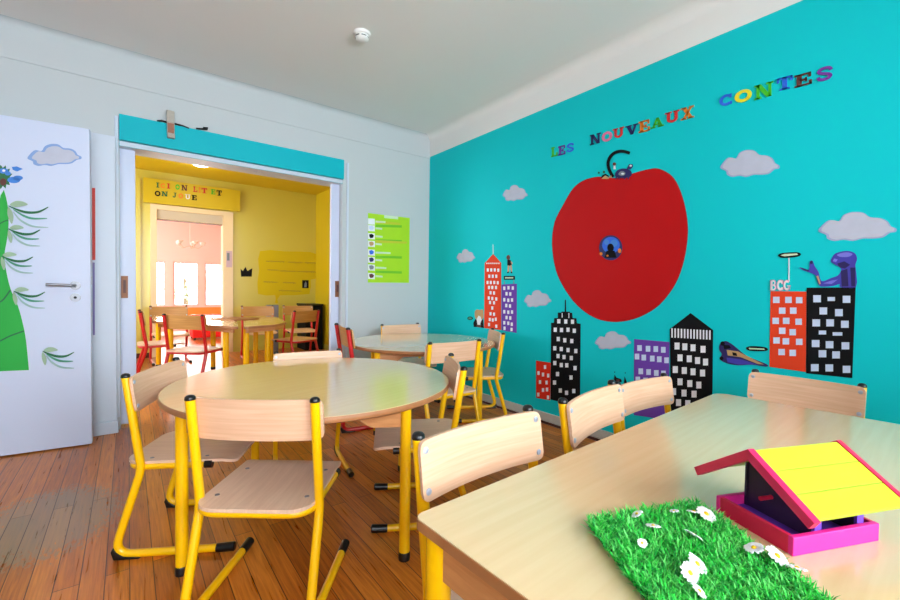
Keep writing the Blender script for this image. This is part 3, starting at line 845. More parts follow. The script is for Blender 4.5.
# ------------------------------------------------------------------ smoke detector, lamp
dp = onz(362, 33, ZC)
t = empty('smoke_detector', (dp.x, dp.y, ZC), 0, 'round white smoke detector on the ceiling', 'smoke detector')
b = MB(); b.lathe([(.046, -.018), (.052, -.016), (.054, 0)], (0, 0, 0), M['plastic'], 28); b.build('detector_base', t, smooth=True)
b = MB(); b.lathe([(.012, -.05), (.032, -.047), (.04, -.04), (.043, -.03), (.043, -.018)], (0, 0, 0), M['plastic'], 28); h = b.build('detector_head', t, smooth=True)
b = MB()
for k in range(6):
    a0 = 2 * PI * k / 6; pts = []
    for j in range(5):
        a = a0 + .75 * j / 4; pts.append(((.0385) * math.cos(a), .0385 * math.sin(a)))
    for j in range(4):
        (x0, y0), (x1, y1) = pts[j], pts[j+1]
        b.add([(x0*1.13, y0*1.13, -.034), (x1*1.13, y1*1.13, -.034), (x1*1.13, y1*1.13, -.028), (x0*1.13, y0*1.13, -.028)], [(0, 1, 2, 3)], M['black'])
b.build('vent_slots', h)
lp = onz(201, 163.5, ZC - .04)
t = empty('ceiling_lamp', (lp.x, lp.y, ZC - .04), 0, 'lit round lamp on the yellow room ceiling', 'lamp')
b = MB(); b.lathe([(.10, -.02), (.115, -.015), (.12, 0)], (0, 0, 0), M['plastic'], 28); b.build('lamp_ring', t, smooth=True)
b = MB(); b.lathe([(.03, -.035), (.07, -.032), (.095, -.02)], (0, 0, 0), M['lamp'], 28); b.build('diffuser', t, smooth=True)

# ------------------------------------------------------------------ fixture on the pelmet
t = empty('bell_bracket', ony(170, 138, Y1 - .04), 0, 'rusty upright metal bracket with black cable above the teal beam', 'bracket')
p0, p1 = ony(170.6, 110.5, Y1 - .06), ony(171.4, 138, Y1 - .06)
def rel(p): return p - t.location
b = MB(); mid = p0.lerp(p1, .45)
b.box(rel(Vector((p0.x - .024, Y1 - .065, mid.z))), rel(Vector((p0.x + .024, Y1 - .036, p0.z))), M['rustgrey'])
b.box(rel(Vector((p0.x - .022, Y1 - .067, p1.z + .03))), rel(Vector((p0.x + .024, Y1 - .036, mid.z))), M['rust'])
b.box(rel(Vector((p0.x - .02, Y1 - .07, p1.z))), rel(Vector((p0.x + .026, Y1 - .036, p1.z + .03))), M['rustgrey'])
b.build('bracket_body', t, bevel=.004)
b = MB(); q = [ony(x, y, Y1 - .03) for x, y in ((157, 121), (162, 120.6), (168, 122.5), (176, 124), (183, 126), (189, 128.5))]
b.tube([rel(v) for v in q], .007, M['blk'], 8); b.build('cable', t, smooth=True)
b = MB(); q = [ony(x, y, Y1 - .03) for x, y in ((196, 128.4), (202, 128.9), (207, 129.2), (207.5, 127.8), (203, 127.6))]
b.tube([rel(v) for v in q], .007, M['blk'], 8); b.build('cable_end', t, smooth=True)
w1flat('red_strip', [(M['stripred'], [[(92.0, 188), (95.2, 188), (95.4, 260), (92.2, 260)]])], 'narrow red strip fixed to the white wall beside the door edge', 'strip', Y=Y1 - .07)
w1flat('violet_strip', [(M['stripvio'], [[(92.6, 262.5), (94.8, 262.5), (95.0, 335), (92.8, 335)]])], 'narrow grey violet strip below the red strip by the door edge', 'strip', Y=Y1 - .07)

# ------------------------------------------------------------------ things stuck on the door
CL = [(552,175),(570,150),(600,130),(640,135),(660,110),(700,97),(745,100),(775,118),(820,122),(850,135),(865,155),(888,165),(885,178),(860,182),(830,200),(790,205),(745,205),(700,215),(660,210),(620,215),(590,205),(585,190)]
CLn = [((x - 720) / 336, (y - 156) / 118) for x, y in CL]
def cloudpts(cx, cy, w, h, flip=1, shr=1.0, dx=0, dy=0):
    return smooth2([(cx + flip * x * w * shr + dx * w, cy + y * h * shr + dy * h) for x, y in CLn], 3, True)
def dflat(name, layers, label, cat, group=None, **k):
    mb = MB(); flat(mb, layers, ondoor, dn, **k); return tag(mb.build(name), label, cat, group)
dflat('cloud_cutout', [(M['cloudblue'], [cloudpts(54.5, 155, 54, 22)]), (M['cloudgrey'], [cloudpts(55.5, 155.4, 47, 18)])], 'blue outlined cloud stuck on the white door', 'cloud', 'cloud cutouts')
dress = smooth2([(4, 190), (6.5, 199), (8.3, 210), (8.6, 225), (7, 240), (4.5, 256), (6.5, 272), (11, 290), (18, 306), (22.5, 322), (26, 340), (29, 370)], 4)
dress = dress + [(-6, 371.5), (-26, 372), (-22, 300), (-6, 262), (-4, 240), (-5, 215), (1, 195)]
hems = [ribbon(smooth2([(-20, 312), (-2, 303), (4, 299), (10.5, 290)], 4), 1.6), ribbon(smooth2([(-22, 350), (-2, 342), (10, 336), (24, 331)], 4), 1.5), ribbon([(-4, 226), (4, 221.5), (8.4, 220)], 1.2)]
dflat('plant_painting', [(M['green'], [dress]), (M['dkgreen'], hems)], 'tall bright green plant shape painted on the white door', 'painting')
fl = []
for k in range(26):
    a = 2 * PI * k / 26; r = 13 if k % 2 else 9.5
    fl.append((2 + r * math.cos(a) * .82, 177 + r * math.sin(a) * .95))
dflat('flower_painting', [(M['dkgreen'], [fl]), (M['bluepetal'], [ell(3.5, 171, 5, 2.6), ell(14, 180, 6.5, 3.2), [(12, 167), (17, 166.5), (23, 169), (17, 171.5), (13, 170)], ell(8, 173.5, 3, 2), ell(18, 178, 5, 2.4)]),
      (M['brown'], [ell(3.4, 182, 3.2, 3.6)]), (M['whitecard'], [ell(4, 170.8, 1.6, 1.2)])], 'blue and dark green flower head at the top of the green plant on the door', 'painting')
for k, (ox, oy, sc, lab) in enumerate(((9, 206, 1.2, 'topmost painted leaf sprig on the door, just below the flower'), (9, 229, .95, 'second painted leaf sprig from the top on the door'), (2, 256, .95, 'third painted leaf sprig from the top, at the narrow waist of the plant'),
                                 (14, 291, .95, 'painted leaf sprig on the widening green skirt, lower than the door handle'), (43, 351, .95, 'painted leaf sprig low on the door, away from the green plant'))):
    def st(pts, w, tips=True):
        q = smooth2([(ox + x * sc, oy + y * sc) for x, y in pts], 5); n = len(q)
        return ribbon(q, [w * (.35 + 1.3 * math.sin(PI * min(.999, (i + .5) / n))) * .8 for i in range(n)])
    dflat('leaf_sprig', [(M['leafgreen'], [[(ox + x * sc, oy + y * sc) for x, y in smooth2([(1, -1), (6, -4), (12, -3.5), (16, -1), (10, .5), (5, 1)], 3, True)], [(ox + x * sc, oy + y * sc) for x, y in smooth2([(0, 1), (3, 5), (4, 10), (2.5, 15), (-.5, 9), (-1, 4)], 3, True)]]),
          (M['palegreen'], [st([(4, 5), (10, 12), (20, 17), (33, 18)], 1.5)]), (M['midgreen'], [st([(4, 3), (12, 8), (20, 10.5), (32, 10.5)], 1.6)]),
          (M['dkgreen'], [st([(0, 0), (8, 3.5), (16, 5.5), (25, 5), (33, 1)], 1.8)])], lab, 'leaf painting', 'painted leaf sprigs', base=.0055)

# ------------------------------------------------------------------ poster
P = lambda pts: crop(360, 200, 6, pts)
rows = [(128, 60), (168, 40), (216, 42), (262, 38), (314, 90), (358, 40), (404, 65), (455, 42)]
pics = [M['whitecard'], M['bluecard'], M['black'], M['tanprint'], M['letblue'], M['navy'], M['greyprint'], M['brown']]
lay = [(M['lime'], [P([(48, 78), (298, 108), (293, 497), (47, 495)])]),
       (M['limedk'], [P([(92, y + 18 + x * .02), (250, y + 24), (250, y + 38), (92, y + 34)]) for y, x in rows[::2]]),
       (M['limeyel'], [P([(96, 122), (240, 138), (240, 150), (96, 140)]), P([(92, 240), (280, 250), (280, 262), (92, 256)])]),
       (M['posterpale'], [P([(145, 90), (228, 100), (228, 116), (145, 108)])] + [P([(92, y - 4), (92 + w, y), (92 + w, y + 10), (92, y + 7)]) for y, w in rows]),
       (M['whitecard'], [P([(48, y - 18), (88, y - 15), (88, y + 20), (48, y + 18)]) for y, w in rows])]
for i, (y, w) in enumerate(rows):
    lay.append((pics[i], [P([(54, y - 10), (70, y - 13), (82, y - 4), (78, y + 10), (62, y + 14), (55, y + 4)])]))
w1flat('poster', lay, 'lime green poster with a column of small pictures on the white wall', 'poster', step=.0004)

# ------------------------------------------------------------------ the teal wall
A = lambda pts: crop(540, 140, 3.156, pts)
ap = [(40,330),(48,260),(75,205),(105,155),(140,128),(185,117),(228,121),(262,118),(295,106),(340,94),(375,92),(415,114),(440,155),(458,215),(466,285),(458,360),(438,430),(410,480),(370,525),(320,555),(270,570),(220,572),(170,558),(120,522),(80,470),(52,410)]
apo = smooth2(A(ap), 4, True); ax = sum(p[0] for p in apo) / len(apo); ay = sum(p[1] for p in apo) / len(apo)
apple = w2flat('apple_painting', [(M['appleedge'], [[(ax + (x - ax) * 1.007, ay + (y - ay) * 1.006) for x, y in apo]]), (M['applered'], [apo])], 'giant red apple painted on the teal wall', 'painting')
st = smooth2(crop(570, 140, 11.25, [(490, 418), (462, 370), (438, 310), (434, 250), (455, 195), (500, 150), (560, 130), (620, 132), (678, 150)]), 4)
w2flat('apple_stem', [(M['black'], [ribbon(st, 3.1)])], None, None, parent=apple, base=.004)
B = lambda pts: crop(570, 140, 11.25, pts)
w2flat('beetle_cutout', [(M['navy'], [B(smooth2([(510, 400), (530, 350), (580, 325), (640, 325), (690, 350), (700, 390), (670, 420), (600, 430), (540, 425)], 3, True)), B([(640, 330), (670, 275), (710, 275), (715, 300), (690, 330)])] + [B([(x, 415), (x + 14, 415), (x + 4, 445), (x - 6, 445)]) for x in (520, 555, 620, 660)]),
       (M['greyprint'], [B(smooth2([(550, 390), (575, 355), (610, 355), (630, 380), (600, 405)], 3, True))]), (M['whitecard'], [B(ell(600, 382, 18, 10)), B(ell(690, 292, 14, 10)), B([(495, 330), (520, 330), (515, 290), (500, 290)])]), (M['brown'], [B(ell(505, 272, 18, 18))])],
       'dark blue beetle picture on top of the red apple beside its stem', 'picture', base=.0045)
w2flat('insect_cutout', [(M['black'], [B([(348, 440), (370, 395), (405, 380), (440, 400), (445, 420), (400, 400)])]), (M['tanprint'], [B([(360, 438), (400, 402), (440, 425), (440, 438)]), B([(440, 420), (470, 400), (480, 425)])]), (M['dkgreen'], [B(ell(330, 370, 9, 12)), B(ell(388, 362, 12, 16))])],
       'small yellow and black insect picture on the apple, on the lower side of its stem', 'picture', base=.0045)
bd = (611.2, 247.8)
w2flat('round_badge', [(M['navy'], [ell(*bd, 11.6, 12.6, 28)]), (M['letblue'], [ell(bd[0] + .3, bd[1] - 2.6, 8.8, 8.2, 24)]), (M['bluepetal'], [ell(bd[0] + 3.5, bd[1] - 4.5, 3.6, 3.6, 16), ell(bd[0] - 4, bd[1] - 5.5, 2.4, 2.8, 12)]),
       (M['black'], [ell(bd[0], bd[1], 3.3, 4.2, 14), [(bd[0] - 6, bd[1] + 10), (bd[0] - 4, bd[1] + 3), (bd[0] + 4, bd[1] + 3), (bd[0] + 6, bd[1] + 10)]]), (M['letorange'], [ell(bd[0] - 9.5, bd[1] + 6, 1.4, 1.6, 8), ell(bd[0] + 9, bd[1] + 3, 1.6, 2.4, 8), ell(bd[0] - 3, bd[1] + 8, 1.1, 1, 8)])],
       'round blue and black picture in the middle of the red apple', 'picture', base=.0045)
for cx, cy, w, h, lab in ((515.3, 193, 25, 16, 'small cloud on the teal wall between corner and apple, higher than the red tower'), (466, 256, 18.5, 13.5, 'smallest cloud on the teal wall, nearest the white corner'),
                          (537.8, 298.6, 27, 17, 'cloud on the teal wall above the stepped black tower'), (613, 340.3, 36, 18, 'cloud on the teal wall just under the red apple'),
                          (750, 163.5, 59, 27, 'cloud on the teal wall below the blue and yellow letters'), (857.5, 226.5, 78, 29, 'largest cloud on the teal wall, above the violet figure')):
    w2flat('cloud_cutout', [(M['cloudlil'], [cloudpts(cx, cy, w, h)]), (M['cloudgrey'], [cloudpts(cx, cy, w, h, 1, .93, .003, -.01)])], lab, 'cloud', 'cloud cutouts')
def sq(o, s, lst, w, h):
    return [crop(o[0], o[1], s, rect(x - w/2, y - h/2, x + w/2, y + h/2)) for x, y in lst]
O1 = (400, 240)
def cp1(p): return crop(*O1, 4, p)
tw = w2flat('tower_cutout', [(M['orangecard'], [cp1([(337, 352), (340, 92), (373, 56), (405, 92), (405, 360)])]),
   (M['whitecard'], sq(O1, 4, [(352,120),(366,120),(380,120),(394,121),(358,145),(372,145),(386,145),(351,170),(364,170),(378,170),(392,171),(357,190),(370,190),(385,190),(363,211),(377,212),(356,232),(370,234),(386,236),(361,250),(377,251),(370,272),(363,295),(377,297),(360,318),(372,320),(384,317),(357,338),(386,345)], 8, 13) + [cp1(rect(346 + 8*k, 91, 351 + 8*k, 96)) for k in range(7)])],
   'tall red tower with pointed top on the teal wall near the corner', 'building cutout', 'paper buildings on the teal wall')
w2flat('antenna', [(M['whitecard'], [cp1([(372, 56), (371.6, 18), (373.4, 18), (374.4, 56)])])], None, None, parent=tw)
w2flat('tower_cutout', [(M['purplecard'], [cp1([(407, 178), (468, 175), (467, 372), (407, 361)])]),
   (M['whitecard'], sq(O1, 4, [(418,193),(435,191),(452,192),(427,215),(442,216),(418,239),(434,241),(449,240),(426,262),(441,264),(418,287),(434,289),(449,288),(427,310),(442,312),(418,331),(434,333),(448,337),(419,353),(447,358)], 8.5, 14)), (M['greyprint'], [cp1(rect(418, 164, 420, 177)), cp1(rect(455, 162, 457, 176))])],
   'narrow purple tower beside the tall red tower on the teal wall', 'building cutout', 'paper buildings on the teal wall')
w2flat('walking_figure', [(M['black'], [cp1([(430, 80), (438, 78), (446, 84), (447, 100), (440, 104), (430, 102)]), cp1([(431, 126), (437, 126), (434, 133), (428, 132)]), cp1([(444, 126), (449, 126), (450, 133), (444, 133)])]),
   (M['skin'], [cp1([(432, 102), (438, 102), (437, 127), (431, 127)]), cp1([(441, 102), (447, 100), (449, 127), (445, 127)]), cp1([(444, 84), (451, 92), (449, 98), (445, 92)])]), (M['brown'], [cp1(ell(434, 70, 7, 10))])],
   'small cutout of a walking person in black above the purple tower', 'cutout')
def plaque(pts_outer, pts_inner, lab):
    w2flat('name_plaque', [(M['black'], [pts_outer]), (M['posterpale'], [pts_inner])], lab, 'sign', 'small name plaques on the teal wall')
plaque(cp1(rect(416, 144, 460, 159)), cp1(rect(421, 149, 454, 154)), 'tiny black plaque on top of the narrow purple tower')
C1 = lambda p: crop(470, 290, 10, p)
w2flat('animal_cutout', [(M['tanprint'], [C1(smooth2([(50, 220), (70, 195), (100, 200), (128, 195), (135, 230), (130, 290), (60, 290)], 3, True))]), (M['black'], [C1([(40, 370), (35, 330), (55, 290), (75, 300), (72, 370)]), C1([(110, 375), (105, 320), (130, 290), (140, 380)])]),
    (M['whitecard'], [C1([(68, 290), (90, 255), (110, 270), (118, 300), (100, 350), (78, 345)])]), (M['brown'], [C1([(70, 345), (112, 350), (112, 376), (70, 370)])])], 'small tan and black figure cutout beside the foot of the red tower', 'cutout')
w2flat('speech_bubble', [(M['black'], [crop(400, 240, 4, ell(281, 313, 11, 7, 14))]), (M['midgreen'], [crop(400, 240, 4, ell(281, 313, 8, 4.4, 14))])], 'tiny dark bubble beside the tan figure near the corner table', 'sign')
O3 = (500, 270)
def cp3(p): return crop(*O3, 4, p)
tw = w2flat('tower_cutout', [(M['black'], [cp3([(203, 518), (205, 211), (216, 211), (218, 192), (232, 192), (232, 170), (246, 170), (248, 166), (280, 167), (281, 171), (289, 171), (291, 192), (306, 193), (308, 213), (323, 215), (321, 505), (300, 543)])]),
   (M['whitecard'], sq(O3, 4, [(236,205),(264,206),(291,207),(222,239),(247,240),(273,239),(298,243),(234,276),(260,281),(288,284),(220,313),(246,316),(273,320),(304,324),(233,344),(257,348),(286,352),(220,372),(246,380),(268,381),(301,392),(231,416),(285,430),(219,450),(242,482),(267,491),(296,484)], 12.5, 17) + [cp3(rect(248, 172, 251, 190)), cp3(rect(275, 172, 278, 192))])],
   'black tower with stepped top and antenna on the teal wall under the apple', 'building cutout', 'paper buildings on the teal wall')
w2flat('antenna', [(M['black'], [cp3([(259.5, 168), (260.5, 119), (264, 119), (265, 168)])])], None, None, parent=tw)
w2flat('tower_cutout', [(M['redcard'], [cp3([(145, 362), (203, 371), (201, 521), (145, 511)])]),
   (M['whitecard'], sq(O3, 4, [(181,388),(155,412),(173,418),(194,422),(161,448),(187,450),(173,480),(189,478),(154,498),(193,509)], 9, 15))],
   'short red building standing beside the stepped black tower', 'building cutout', 'paper buildings on the teal wall')
w2flat('tower_cutout', [(M['purplecard'], [cp3([(537, 276), (678, 288), (676, 600), (536, 580)])]),
   (M['bluecard'], sq(O3, 4, [(559,312),(593,315),(624,316),(654,319),(549,346),(576,350),(610,354),(638,357),(667,361),(564,405),(595,408),(626,412),(655,414),(552,438),(583,442)], 18, 23))],
   'wide purple building behind the chair backs at the rectangular table', 'building cutout', 'paper buildings on the teal wall')
w2flat('tower_cutout', [(M['black'], [cp3([(680, 236), (763, 172), (853, 240), (849, 600), (684, 580)])]),
   (M['whitecard'], [cp3(rect(686 + 12.6 * k, 233 + k * .7, 692 + 12.6 * k, 270 + k * .7)) for k in range(13)] + sq(O3, 4, [(709,304),(740,307),(773,311),(813,317),(721,351),(758,355),(791,362),(823,368),(702,398),(738,402),(773,407),(811,412),(721,447),(760,454),(796,460),(695,486),(737,492),(777,496),(715,530),(752,534)], 20, 27))],
   'black building with a wide gabled roof behind the rectangular table', 'building cutout', 'paper buildings on the teal wall')
w2flat('dark_cutout', [(M['black'], [cp3([(455, 448), (459, 418), (466, 430), (484, 436), (488, 446), (476, 452)]), cp3([(495, 460), (499, 425), (505, 440), (512, 460)]), cp3(rect(458, 406, 461, 411)), cp3(rect(500, 409, 503, 414))]), (M['brown'], [cp3([(466, 436), (480, 438), (478, 444), (468, 446)])])],
   'small black spiky cutout just above the chair backs, beside the purple building', 'cutout')
O5 = (690, 250)
def cp5(p): return crop(*O5, 3.529, p)
w2flat('tower_cutout', [(M['orangecard'], [cp5([(285, 145), (411, 147), (409, 430), (281, 412)])]),
   (M['bluecard'], sq(O5, 3.529, [(305,176),(348,176),(386,177),(326,214),(365,214),(303,250),(340,250),(384,253),(326,285),(363,290),(306,319),(339,322),(386,324),(324,360),(363,363)], 23, 22))],
   'orange red building topped by white letters on the teal wall', 'building cutout', 'paper buildings on the teal wall')
w2flat('tower_cutout', [(M['black'], [cp5([(412, 133), (585, 132), (573, 452), (410, 435)])]),
   (M['bluecard'], sq(O5, 3.529, [(449,172),(553,174),(471,215),(526,221),(446,257),(495,257),(547,262),(444,330),(493,334),(549,338),(468,366),(516,370),(441,415),(492,416),(553,421)], 27, 25) + sq(O5, 3.529, [(499, 173), (468, 291)], 26, 14) + sq(O5, 3.529, [(521, 296)], 34, 12))],
   'wide black building under the violet figure on the teal wall', 'building cutout', 'paper buildings on the teal wall')
w2flat('sign_post', [(M['whitecard'], [cp5(rect(348, 26, 351.5, 112))]), (M['black'], [cp5(smooth2([(311, 20), (325, 11), (375, 8), (392, 14), (380, 24), (330, 28)], 3, True))]), (M['posterpale'], [cp5([(320, 19), (335, 14), (378, 12), (382, 17), (336, 23)])])], 'thin white post with a black edged plaque above the orange building', 'sign')
w2flat('violet_figure', [(M['violet'], [cp5(smooth2([(386, 62), (405, 66), (420, 70), (423, 42), (433, 38), (440, 56), (454, 78), (460, 102), (470, 110), (500, 98), (522, 90), (534, 70), (524, 58), (500, 44), (500, 30), (514, 12), (552, 3), (580, 10), (590, 30), (584, 52), (586, 72), (586, 131), (531, 131), (529, 120), (505, 127), (462, 129), (450, 112), (446, 92), (424, 80), (400, 72)], 3, True))]),
   (M['dkviolet'], [cp5([(533, 74), (556, 66), (560, 128), (536, 129)]), cp5([(520, 48), (545, 40), (566, 52), (548, 66), (530, 62)]), cp5(ell(429, 44, 5, 6, 10)), cp5([(388, 60), (420, 71), (418, 76), (400, 70)]), cp5([(566, 62), (584, 62), (584, 128), (570, 128)])]),
   (M['lilac'], [cp5(smooth2([(520, 16), (552, 8), (574, 14), (560, 24), (530, 24)], 3, True)), cp5([(470, 118), (500, 108), (522, 104), (500, 120)]), cp5([(510, 30), (522, 34), (516, 42), (504, 40)])]), (M['skin'], [cp5([(447, 92), (453, 90), (462, 118), (458, 122)])])],
   'violet blue figure cutout with outstretched arm on the black building', 'cutout')
w2flat('violet_vehicle', [(M['dkviolet'], [cp5(smooth2([(106, 332), (125, 321), (145, 330), (165, 345), (200, 373), (240, 390), (275, 405), (268, 412), (220, 405), (170, 407), (130, 400), (106, 385), (113, 368), (104, 352)], 3, True))]),
   (M['tanprint'], [cp5([(130, 352), (170, 358), (262, 404), (240, 402), (180, 378), (134, 372)])]), (M['black'], [cp5([(118, 334), (140, 336), (146, 346), (122, 350)]), cp5([(150, 360), (165, 364), (168, 374), (152, 372)]), cp5(ell(116, 330, 8, 8, 10)), cp5(ell(112, 382, 7, 7, 10))]), (M['violet'], [cp5([(130, 380), (180, 386), (240, 404), (170, 404), (134, 396)])])],
   'dark violet flying vehicle cutout beside the orange building', 'cutout')
plaque(cp5(smooth2([(198, 346), (215, 339), (262, 342), (276, 351), (262, 357), (212, 356)], 3, True)), cp5([(208, 345), (262, 348), (264, 352), (210, 350)]), 'small black plaque over the dark violet vehicle')

# ------------------------------------------------------------------ letters
def arcpts(cx, cy, rx, ry, a0, a1, n=16):
    return [(cx + rx * math.cos(math.radians(a0 + (a1 - a0) * k / n)), cy + ry * math.sin(math.radians(a0 + (a1 - a0) * k / n))) for k in range(n + 1)]
def R4(x0, y0, x1, y1): return [(x0, y0), (x1, y0), (x1, y1), (x0, y1)]
GL = {
 'L': [R4(.15,0,.42,1), R4(.02,.88,.56,1), R4(.02,0,.95,.15), R4(.78,0,.95,.4)],
 'E': [R4(.14,0,.42,1), R4(.02,.86,.92,1), R4(.77,.64,.92,1), R4(.3,.43,.7,.57), R4(.58,.33,.7,.67), R4(.02,0,.96,.14), R4(.8,0,.96,.37)],
 'F': [R4(.14,0,.42,1), R4(.02,.86,.92,1)],
 'S': [ribbon(smooth2([(.84,.70),(.74,.88),(.5,.93),(.27,.86),(.2,.7),(.33,.57),(.66,.43),(.8,.29),(.7,.12),(.48,.07),(.26,.13),(.15,.3)],3), .2)],
 'N': [R4(.1,0,.27,1), R4(.74,0,.9,1), [(.06,1),(.34,1),(.9,0),(.64,0)], R4(0,0,.38,.12), R4(.62,.88,1,1), R4(0,.88,.3,1)],
 'O': [ribbon(arcpts(.5,.5,.37,.4,0,180), [.24]*17), ribbon(arcpts(.5,.5,.37,.4,180,360), [.24]*17)],
 'U': [ribbon([(.25,1),(.25,.4)] + arcpts(.5,.36,.26,.26,180,360)[1:] + [(.76,1)], .2), R4(.02,.88,.46,1), R4(.58,.88,.98,1)],
 'V': [[(.08,1),(.38,1),(.62,0),(.4,0)], [(.72,1),(.9,1),(.6,0),(.46,0)], R4(0,.88,.48,1), R4(.6,.88,1,1)],
 'A': [[(.1,0),(.26,0),(.56,1),(.42,1)], [(.62,0),(.92,0),(.6,1),(.42,1)], R4(.24,.26,.76,.4), R4(0,0,.36,.12), R4(.54,0,1,.12)],
 'X': [[(.06,1),(.36,1),(.94,0),(.64,0)], [(.72,1),(.9,1),(.28,0),(.08,0)], R4(0,.88,.44,1), R4(.62,.88,1,1), R4(0,0,.4,.12), R4(.54,0,1,.12)],
 'C': [ribbon(arcpts(.52,.5,.38,.4,50,310), .23), R4(.74,.62,.9,.98), R4(.76,.04,.92,.3)],
 'T': [R4(.36,0,.64,1), R4(.04,.86,.96,1), R4(.04,.62,.18,1), R4(.82,.62,.96,1), R4(.2,0,.8,.12)],
 'I': [R4(.3,0,.7,1), R4(.05,.87,.95,1), R4(.05,0,.95,.13)],
 'J': [R4(.5,.3,.78,1), R4(.3,.87,.98,1), ribbon(arcpts(.4,.3,.25,.2,0,-180), .2)],
 'B': [R4(.12,0,.36,1), ribbon([(.1,.94),(.5,.94)] + arcpts(.52,.74,.24,.2,90,-90)[1:-1] + [(.5,.53),(.2,.53)], .13), ribbon([(.2,.5),(.52,.5)] + arcpts(.56,.28,.27,.22,90,-90)[1:-1] + [(.5,.06),(.1,.06)], .14)],
 'G': [ribbon(arcpts(.52,.5,.38,.4,50,330), .2), R4(.56,.38,.98,.5), R4(.72,.1,.9,.5)],
}
def letter(ch, x0, y0, x1, y1, slope, m, label, place, nrm, group=None, parent=None, hollow=None):
    """box of the letter in the photograph; its base line rises with the given slope"""
    w = x1 - x0; h = (y1 - y0) - abs(slope) * w
    def P(u, v): 
        px = x0 + u * w; base = (y1 if slope < 0 else y1 - abs(slope) * w) + slope * u * w
        return (px, base - v * h)
    mb = MB(); flat(mb, [(m, [[P(u, v) for u, v in poly] for poly in GL[ch]])], place, nrm, th=.004)
    o = mb.build('wall_letter' if parent is None else 'letter', parent)
    return tag(o, label, 'letter', group) if parent is None else o
wp = lambda x, y: onx(x, y)
c7 = lambda a: (500 + a[0] / 4, 60 + a[1] / 4, 500 + a[2] / 4, 60 + a[3] / 4)
c8 = lambda a: (680 + a[0] / 4, 40 + a[1] / 4, 680 + a[2] / 4, 40 + a[3] / 4)
GRP = 'coloured letters on the teal wall'
for ch, bx, m, lab in (('L', (205,344,232,390), 'letgreen', 'green letter L, first of the coloured letters on the teal wall'), ('E', (233,339,263,384), 'purplecard', 'purple letter E in the short word above the apple'),
    ('S', (265,329,299,372), 'letblue', 'blue letter S ending the short first word above the apple'), ('N', (361,290,404,342), 'navy', 'navy letter N starting the long middle word above the apple'),
    ('O', (408,282,450,331), 'letpink', 'pink letter O in the word above the apple'), ('U', (452,266,498,317), 'letred', 'dark red letter U after the pink O'),
    ('V', (503,253,554,305), 'navy', 'navy letter V in the middle of the long word'), ('E', (555,236,602,294), 'letorange', 'orange letter E after the navy V'),
    ('A', (604,224,657,277), 'letgreen', 'green letter A after the orange E'), ('U', (660,198,720,258), 'letred', 'bright red letter U after the green A'), ('X', (725,181,777,243), 'letorange', 'orange letter X ending the long middle word')):
    letter(ch, *c7(bx), -.27, M[m], lab, wp, (-1, 0, 0), GRP)
for ch, bx, m, lab in (('C', (157,211,213,270), 'letblue', 'blue letter C starting the last word'), ('O', (219,191,289,257), 'letyel', 'yellow letter O after the blue C'), ('N', (299,164,374,242), 'letgreen', 'green letter N in the last word'),
    ('T', (385,139,454,208), 'letblue', 'blue letter T after the green N'), ('E', (457,125,531,194), 'brown', 'brown letter E near the end of the last word'), ('S', (541,99,618,172), 'letpurple', 'purple letter S, last of all the coloured letters')):
    letter(ch, *c8(bx), -.27, M[m], lab, wp, (-1, 0, 0), GRP)
for ch, x0, x1, lab in (('B', 283, 306, 'white letter B on top of the orange red building'), ('C', 308, 330, 'white letter C between B and G on the orange building'), ('G', 331, 354, 'white letter G last of three above the orange building')):
    q = crop(*O5, 3.529, [(x0, 107), (x1, 142)])
    o = letter(ch, q[0][0] - .6, q[0][1] - .4, q[1][0] + .6, q[1][1] + .4, 0, M['letpink'], lab, wp, (-1, 0, 0), 'white letters above the orange building')
    mb = MB(); h = q[1][1] - q[0][1]; w = q[1][0] - q[0][0]
    flat(mb, [(M['whitecard'], [[(q[0][0] + u * w, q[1][1] - v * h) for u, v in poly] for poly in GL[ch]])], wp, (-1, 0, 0), th=.0048)
    mb.build('letter_face', o)

# ------------------------------------------------------------------ yellow room signs
SY = Y3 - .07
b = MB()
q = [ony(143.3, 177, SY), ony(240, 190.7, SY), ony(240, 211.5, SY), ony(143.3, 202, SY)]
b.prism(q, (0, .07 - .002, 0), M['yellowdeep'])
sign = tag(b.build('yellow_sign'), 'yellow sign board with coloured letters above the bright doorway', 'sign')
c9 = lambda a: (130 + a[0] / 7.5, 160 + a[1] / 7.5, 130 + a[2] / 7.5, 160 + a[3] / 7.5)
sp = lambda x, y: ony(x, y, SY)
for ch, bx, m in (('I', (195,168,220,208), 'dkgreen'), ('C', (228,174,264,212), 'letorange'), ('I', (274,175,302,216), 'letred'), ('O', (340,182,373,224), 'letgreen'), ('N', (385,186,431,232), 'brown'),
    ('L', (472,198,506,242), 'letred'), ('I', (512,204,532,246), 'letorange'), ('T', (535,208,580,252), 'letred'), ('E', (606,218,641,260), 'letgreen'), ('T', (648,226,690,270), 'black'),
    ('O', (185,230,229,273), 'black'), ('N', (236,233,284,275), 'dkgreen'), ('J', (318,243,350,284), 'dkgreen'), ('O', (362,250,399,290), 'letorange'), ('U', (412,256,454,296), 'whitecard'), ('E', (462,262,502,303), 'black')):
    letter(ch, *c9(bx), .1, M[m], None, sp, (0, -1, 0), parent=sign)
D = lambda p: crop(240, 230, 7.5, p)
scribble = []
rn = random.Random(5)
